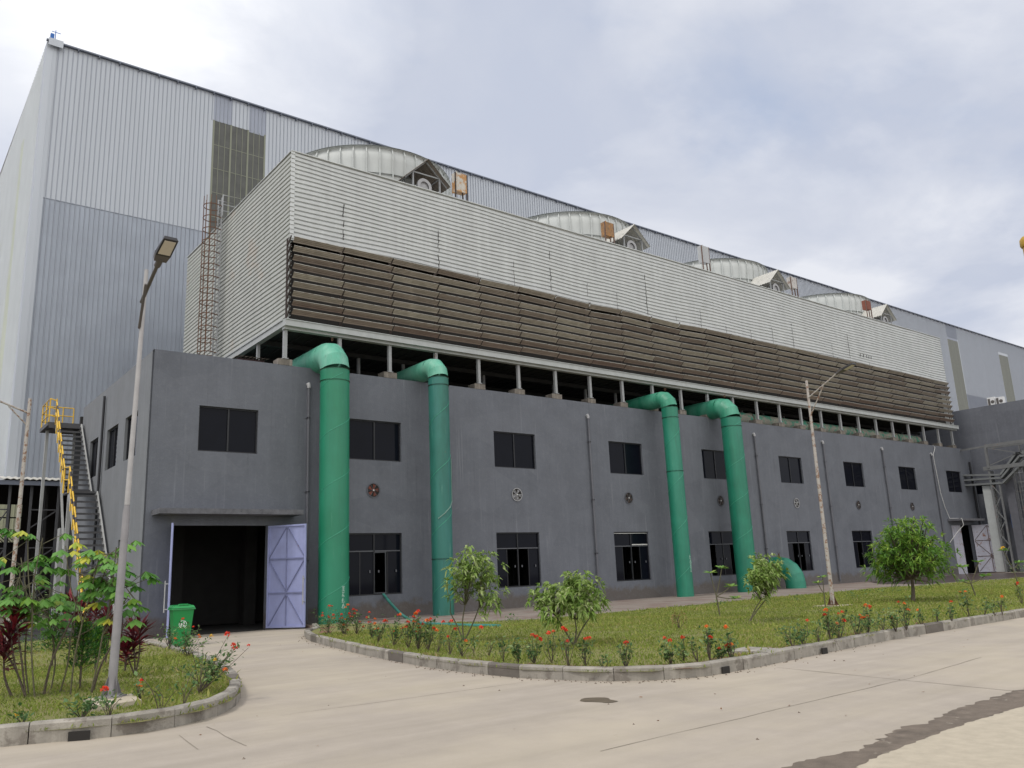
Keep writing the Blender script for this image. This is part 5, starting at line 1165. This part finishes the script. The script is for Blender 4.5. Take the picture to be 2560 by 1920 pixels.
# ---- left bed
def ixl(bx, by, top, fl, dense, label, cols=('red',), spread=None, twiggy=False):
    addx(lambda x, y: (x, y), bx, by, top, fl, dense, label, cols, spread, twiggy)
ixl(398, 1412, 1350, [(392, 1344), (377, 1385)], 1.7, 'grey-green ixora against the edge-on gate leaf', ('red', 'orange'), .35)
ixl(366, 1402, 1345, [], 1.5, 'pale twiggy shrub between the drum and the green bin', spread=.3)
ixl(405, 1418, 1370, [(415, 1361), (428, 1378), (430, 1382), (395, 1405), (455, 1380)], 1.6, 'orange and yellow ixora right in front of the green bin', ('red', 'orange', 'orange', 'yellow', 'yellow'), .35)
ixl(430, 1498, 1395, [(487, 1383), (500, 1405), (504, 1412), (462, 1435), (485, 1455)], 2.6, 'largest bushy ixora leaning over the curved kerb end', ('red', 'red', 'red', 'yellow', 'orange'), .55)
ixl(440, 1490, 1410, [(534, 1405)], 1.2, 'long-armed ixora reaching out over the driveway', ('red',), .5, True)
ixl(303, 1512, 1470, [(303, 1478), (300, 1489)], .6, 'two-headed orange ixora right of the tall lamp pole', ('red', 'orange'), .08, True)
ixl(237, 1560, 1510, [(221, 1501)], .7, 'thin ixora with one red head in front of the lamp pad', ('red',), .15, True)
ixl(176, 1554, 1500, [], 1.9, 'low leafy green shrub left of the lamp pad', spread=.28)
ixl(345, 1545, 1455, [], .5, 'bare twiggy shrub right of the lamp pad', spread=.3, twiggy=True)
ixl(395, 1530, 1450, [], .5, 'bare forked shrub left of the largest ixora', spread=.25, twiggy=True)
ixl(48, 1572, 1535, [(36, 1552)], .8, 'small yellow-flowered plant at the bottom left kerb', ('yellow',), .2, True)
# red cordylines
def cordyline(bx, by, crowns, label, s=1.0):
    b = gp(bx, by); t = thing('cordyline', label, 'red plant', b, 'red cordyline plants in the left bed'); mb = MB(); ends = [up(b, *c) for c in crowns]
    for e in ends: mb.tube(smooth([b, b.lerp(e, .5)+Vector((random.uniform(-.04, .04), 0, 0)), e], 3), .014, 6, cap=False)
    mb.build('stems', M['bark'], t); P, D, Ls = [], [], []
    for e in ends:
        for k in range(34):
            f = k/34; a = k*2.4; el = .1+1.2*f; P.append((e.x, e.y, e.z-.28*s*(1-f))); D.append((math.cos(a)*math.cos(el), math.sin(a)*math.cos(el), math.sin(el))); Ls.append(s*random.uniform(.28, .46))
    Ls = np.array(Ls); fast_quads('foliage', leafquads(P, D, Ls, Ls*.15, .2), L['cord'], t, rng.random(len(P)))
cordyline(55, 1505, [(-45, 130), (-38, 165), (-55, 95)], 'dark red cordyline on a curved stem at the left picture edge', 1.05)
cordyline(165, 1440, [(0, 115), (-25, 125), (12, 80)], 'broad crimson cordyline behind the cassava leaves', 1.25)
cordyline(228, 1432, [(-4, 95), (6, 70)], 'crimson cordyline just left of the tall lamp pole', .95)
cordyline(205, 1420, [(-5, 95), (15, 70)], 'small red cordyline between the stair foot and the lamp pole', .9)
cordyline(292, 1460, [(-8, 70), (4, 95), (-22, 55)], 'tall dark red cordyline in front of the black drum', 1.05)
cordyline(270, 1450, [(0, 55), (8, 90)], 'slender red cordyline behind the lamp pole', .9)
# little conifers
def conifer(bx, by, h, w_, label, seed):
    random.seed(seed); b = gp(bx, by); t = thing('dwarf_conifer', label, 'conifer', b, 'dwarf conifers in the left bed'); dpt = (b-Vector(CP)).dot(Vector(cF)); s = dpt*1.15732/F0; H_ = h*s; W_ = w_*s; mb = MB()
    mb.tube([b, b+Vector((0, 0, H_*.9))], [.02, .006], 6, cap=False); P, D = [], []
    for k in range(26):
        z = H_*(.28+.7*k/26); a = k*2.4; rr = W_*(1.05-.85*k/26)*random.uniform(.6, 1.1); e = b+Vector((rr*math.cos(a), rr*math.sin(a), z+rr*.5)); mb.tube([b+Vector((0, 0, z)), e], .006, 5, cap=False)
        for q in range(55):
            f = random.uniform(.25, 1.05); p = (b+Vector((0, 0, z))).lerp(e, f); P.append((p.x+random.gauss(0, .04), p.y+random.gauss(0, .04), p.z+random.gauss(0, .04))); D.append((random.gauss(math.cos(a)*.7, .5), random.gauss(math.sin(a)*.7, .5), random.gauss(.6, .4)))
    mb.build('trunk', M['bark'], t); fast_quads('foliage', leafquads(P, D, rng.uniform(.05, .09, len(P)), .022), L['conif'], t, rng.random(len(P)))
conifer(172, 1486, 135, 42, 'dark dwarf conifer nearest the lamp pad, middle of the left bed', 4)
conifer(112, 1440, 110, 32, 'thin yellow-green dwarf conifer left of the middle one', 5)
conifer(205, 1452, 95, 25, 'small dwarf conifer behind the middle one', 6)
# cassava plants
def cassava(bx, by, crowns, label, seed, yellow=0.0, s=1.0, pts=None):
    random.seed(seed); b = gp(bx, by); t = thing('cassava_plant', label, 'leafy plant', b, 'cassava plants in the left bed'); mb = MB(); P, D, Ls, T = [], [], [], []
    c0 = crowns[0]; fork = up(b, (c0[0]-bx)*.45, (by-c0[1])*.5); mb.tube(smooth([b, b.lerp(fork, .5)+Vector((random.uniform(-.05, .05), 0, 0)), fork], 3), .012, 6, cap=False)
    for (cx_, cy_, n) in crowns:
        n = max(3, int(n*.72)); e = up(b, cx_-bx, by-cy_); e += Vector((0, random.uniform(-.4, .4), 0))
        mid = fork.lerp(e, .5)+Vector((random.uniform(-.06, .06), random.uniform(-.06, .06), -.05)); mb.tube(smooth([fork, mid, e], 4), .008, 6, cap=False)
        for k in range(n):
            a = random.uniform(0, 6.28); q = e+Vector((math.cos(a)*random.uniform(.1, .42), math.sin(a)*random.uniform(.1, .42), random.uniform(-.42, .14)))
            mb.tube([e+Vector((0, 0, -.1)), q], .005, 4, cap=False)
            out = (q-e); out.z = 0; out = out.normalized() if out.length > .01 else Vector((1, 0, 0)); tint = min(1, max(0, random.gauss(.5, .22))) if random.random() > yellow else 1.0
            side = Vector((-out.y, out.x, 0)); nl = 7; ln = random.uniform(.17, .25)*s
            for j in range(nl):
                an = (j-(nl-1)/2)*.62; dd = (out*math.cos(an)+side*math.sin(an)+Vector((0, 0, -.75+.25*math.cos(an)))).normalized(); P.append(q[:]); D.append(dd[:]); Ls.append(ln*(1-.08*abs(j-3))); T.append(min(1, max(0, tint+random.gauss(0, .06))))
    mb.build('stems', M['stemg'], t); Ls = np.array(Ls); Dn = norm(np.array(D)); Pn = np.array(P)
    S = norm(np.cross(Dn, np.array([0, 0, 1.0])+rng.normal(size=Dn.shape)*.15)); Wd = Ls[:, None]*.46
    tip = Pn+Dn*Ls[:, None]; tip[:, 2] -= .1*Ls; mid = Pn+Dn*Ls[:, None]*.6; q = np.stack([Pn, mid+S*Wd/2, tip, mid-S*Wd/2], 1)
    fast_quads('foliage', q, L['cassava'], t, np.array(T))
cassava(62, 1500, [(25, 1215, 16), (45, 1255, 14), (15, 1245, 12), (20, 1310, 9), (50, 1320, 8)], 'cassava with wide green leaves at the left picture edge', 1)
cassava(110, 1490, [(100, 1280, 16), (75, 1300, 12), (120, 1310, 12)], 'lower cassava in front of the dark bay, third from right', 2)
cassava(75, 1505, [(30, 1165, 6), (68, 1172, 4)], 'tall thin cassava with yellow top leaves', 3, yellow=.35)
cassava(152, 1500, [(185, 1210, 18), (215, 1240, 14), (160, 1235, 10), (120, 1190, 6)], 'tallest cassava, in front of the yellow handrail', 4, yellow=.04)
cassava(195, 1500, [(235, 1260, 16), (262, 1265, 12), (225, 1195, 10), (280, 1290, 7)], 'cassava crossing behind the tall lamp pole, rightmost', 5, yellow=.05)
cassava(130, 1495, [(160, 1280, 8), (72, 1310, 7), (232, 1330, 2)], 'short cassava between the red cordylines', 6, yellow=.05)
# bare lines of stems
for i, (bx, by, tx, ty) in enumerate(((25, 1505, 0, 1400), (200, 1495, 265, 1350), (95, 1500, 150, 1330))):
    b = gp(bx, by); t = thing('bare_stem', ['dark bent bare stem at the bottom left of the bed', 'long bare stem slanting up towards the lamp pole', 'long bare stem slanting through the middle of the bed'][i], 'stem', b); mb = MB(); e = up(b, tx-bx, by-ty)
    mb.tube(smooth([b, b.lerp(e, .4)+Vector((-.06, 0, .02)), e], 5), [.02-.0009*k for k in range(11)], 6); mb.build('stems', M['bark'], t)
    for f in (.8,): pass

# ------------------------------------------------------------------ grass
def inside(px, py, pl):
    r_ = np.zeros(len(px), bool); j = len(pl)-1
    for i in range(len(pl)):
        xi, yi = pl[i]; xj, yj = pl[j]; c_ = ((yi > py) != (yj > py)) & (px < (xj-xi)*(py-yi)/(yj-yi+1e-12)+xi); r_ ^= c_; j = i
    return r_
def grass(pl, zones, label):
    Q, T = [], []
    for (x0, x1, y0, y1, n, hs) in zones:
        x = rng.uniform(x0, x1, n); y = rng.uniform(y0, y1, n); ok = inside(x, y, pl); x, y = x[ok], y[ok]
        patch = np.sin(x*1.1+np.sin(y*.9)*2)*np.sin(y*1.3+x*.4)+.5*np.sin(x*3.1+y*2.3); keep = rng.random(len(x)) < .82+.25*patch
        x, y, patch = x[keep], y[keep], patch[keep]; m_ = len(x); h = hs*rng.uniform(.5, 1.5, m_)*(1+.2*patch)
        P = np.stack([x, y, np.full(m_, .128)], 1); D = np.stack([rng.normal(0, .55, m_), rng.normal(0, .55, m_), np.ones(m_)], 1)
        Q.append(leafquads(P, D, h, h*.16+.006, .15)); T.append(np.clip(.45+.16*patch+rng.normal(0, .2, m_), 0, 1))
    Q = np.concatenate(Q); T = np.concatenate(T); o = fast_quads('grass', Q, L['grass'], None, T); tag(o, label, 'grass', kind='stuff'); return o
grass(lawnL, [(-10, -1, -19.6, -10, 70000, .055), (-16, 0, -12, 1.6, 30000, .07), (-10, -1, -19.5, -8, 3000, .13)], 'mown green grass around the plants of the left bed')
grass(lawnR, [(0, 14, -21.7, -7, 120000, .06), (14, 34, -21.2, -8, 100000, .07), (34, 75, -21, -9, 60000, .09), (0, 30, -21.6, -8, 5000, .13)], 'mown green lawn between the kerb and the grey building')
# scattered dry leaves on road and kerb side
P = []
for _ in range(130):
    P.append((random.uniform(-8, 16), random.uniform(-25, -8), .012))
P = np.array(P); ok = ~(inside(P[:, 0], P[:, 1], lawnR) | inside(P[:, 0], P[:, 1], lawnL)); P = P[ok]; n = len(P)
o = fast_quads('fallen_leaves', leafquads(P, np.stack([rng.normal(0, 1, n), rng.normal(0, 1, n), rng.uniform(0, .12, n)], 1), rng.uniform(.025, .06, n), .02), L['dry'], None, rng.random(n)); tag(o, 'dry fallen leaves scattered on the concrete road', 'leaves', kind='stuff')

mb = MB(); rd = random.Random(77)
for k in range(330):
    if k < 260:
        kk = rd.randrange(2, len(kR)-4); a = Vector((*kR[kk], 0)).lerp(Vector((*kR[kk+1], 0)), rd.random()); d = (Vector((*kR[kk+1], 0))-Vector((*kR[kk], 0))).normalized(); q = a+Vector((d.y, -d.x, 0))*abs(rd.gauss(.06, .12))
    else: q = Vector((rd.uniform(-7, 16), rd.uniform(-27, -17), 0))
    if inside(np.array([q.x]), np.array([q.y]), lawnR)[0] or inside(np.array([q.x]), np.array([q.y]), lawnL)[0]: continue
    r_ = rd.uniform(.008, .024); an = rd.uniform(0, 3); c_, s_ = math.cos(an)*r_, math.sin(an)*r_
    mb.add([(q.x+c_, q.y+s_, 0), (q.x-s_, q.y+c_, 0), (q.x-c_, q.y-s_, 0), (q.x+s_, q.y-c_, 0), (q.x+c_*.3, q.y+s_*.3, r_*.9)], [(0, 1, 4), (1, 2, 4), (2, 3, 4), (3, 0, 4)])
tag(mb.build('grit', M['stain']), 'loose grit and small stones lying along the kerb and on the road', 'grit', kind='stuff')
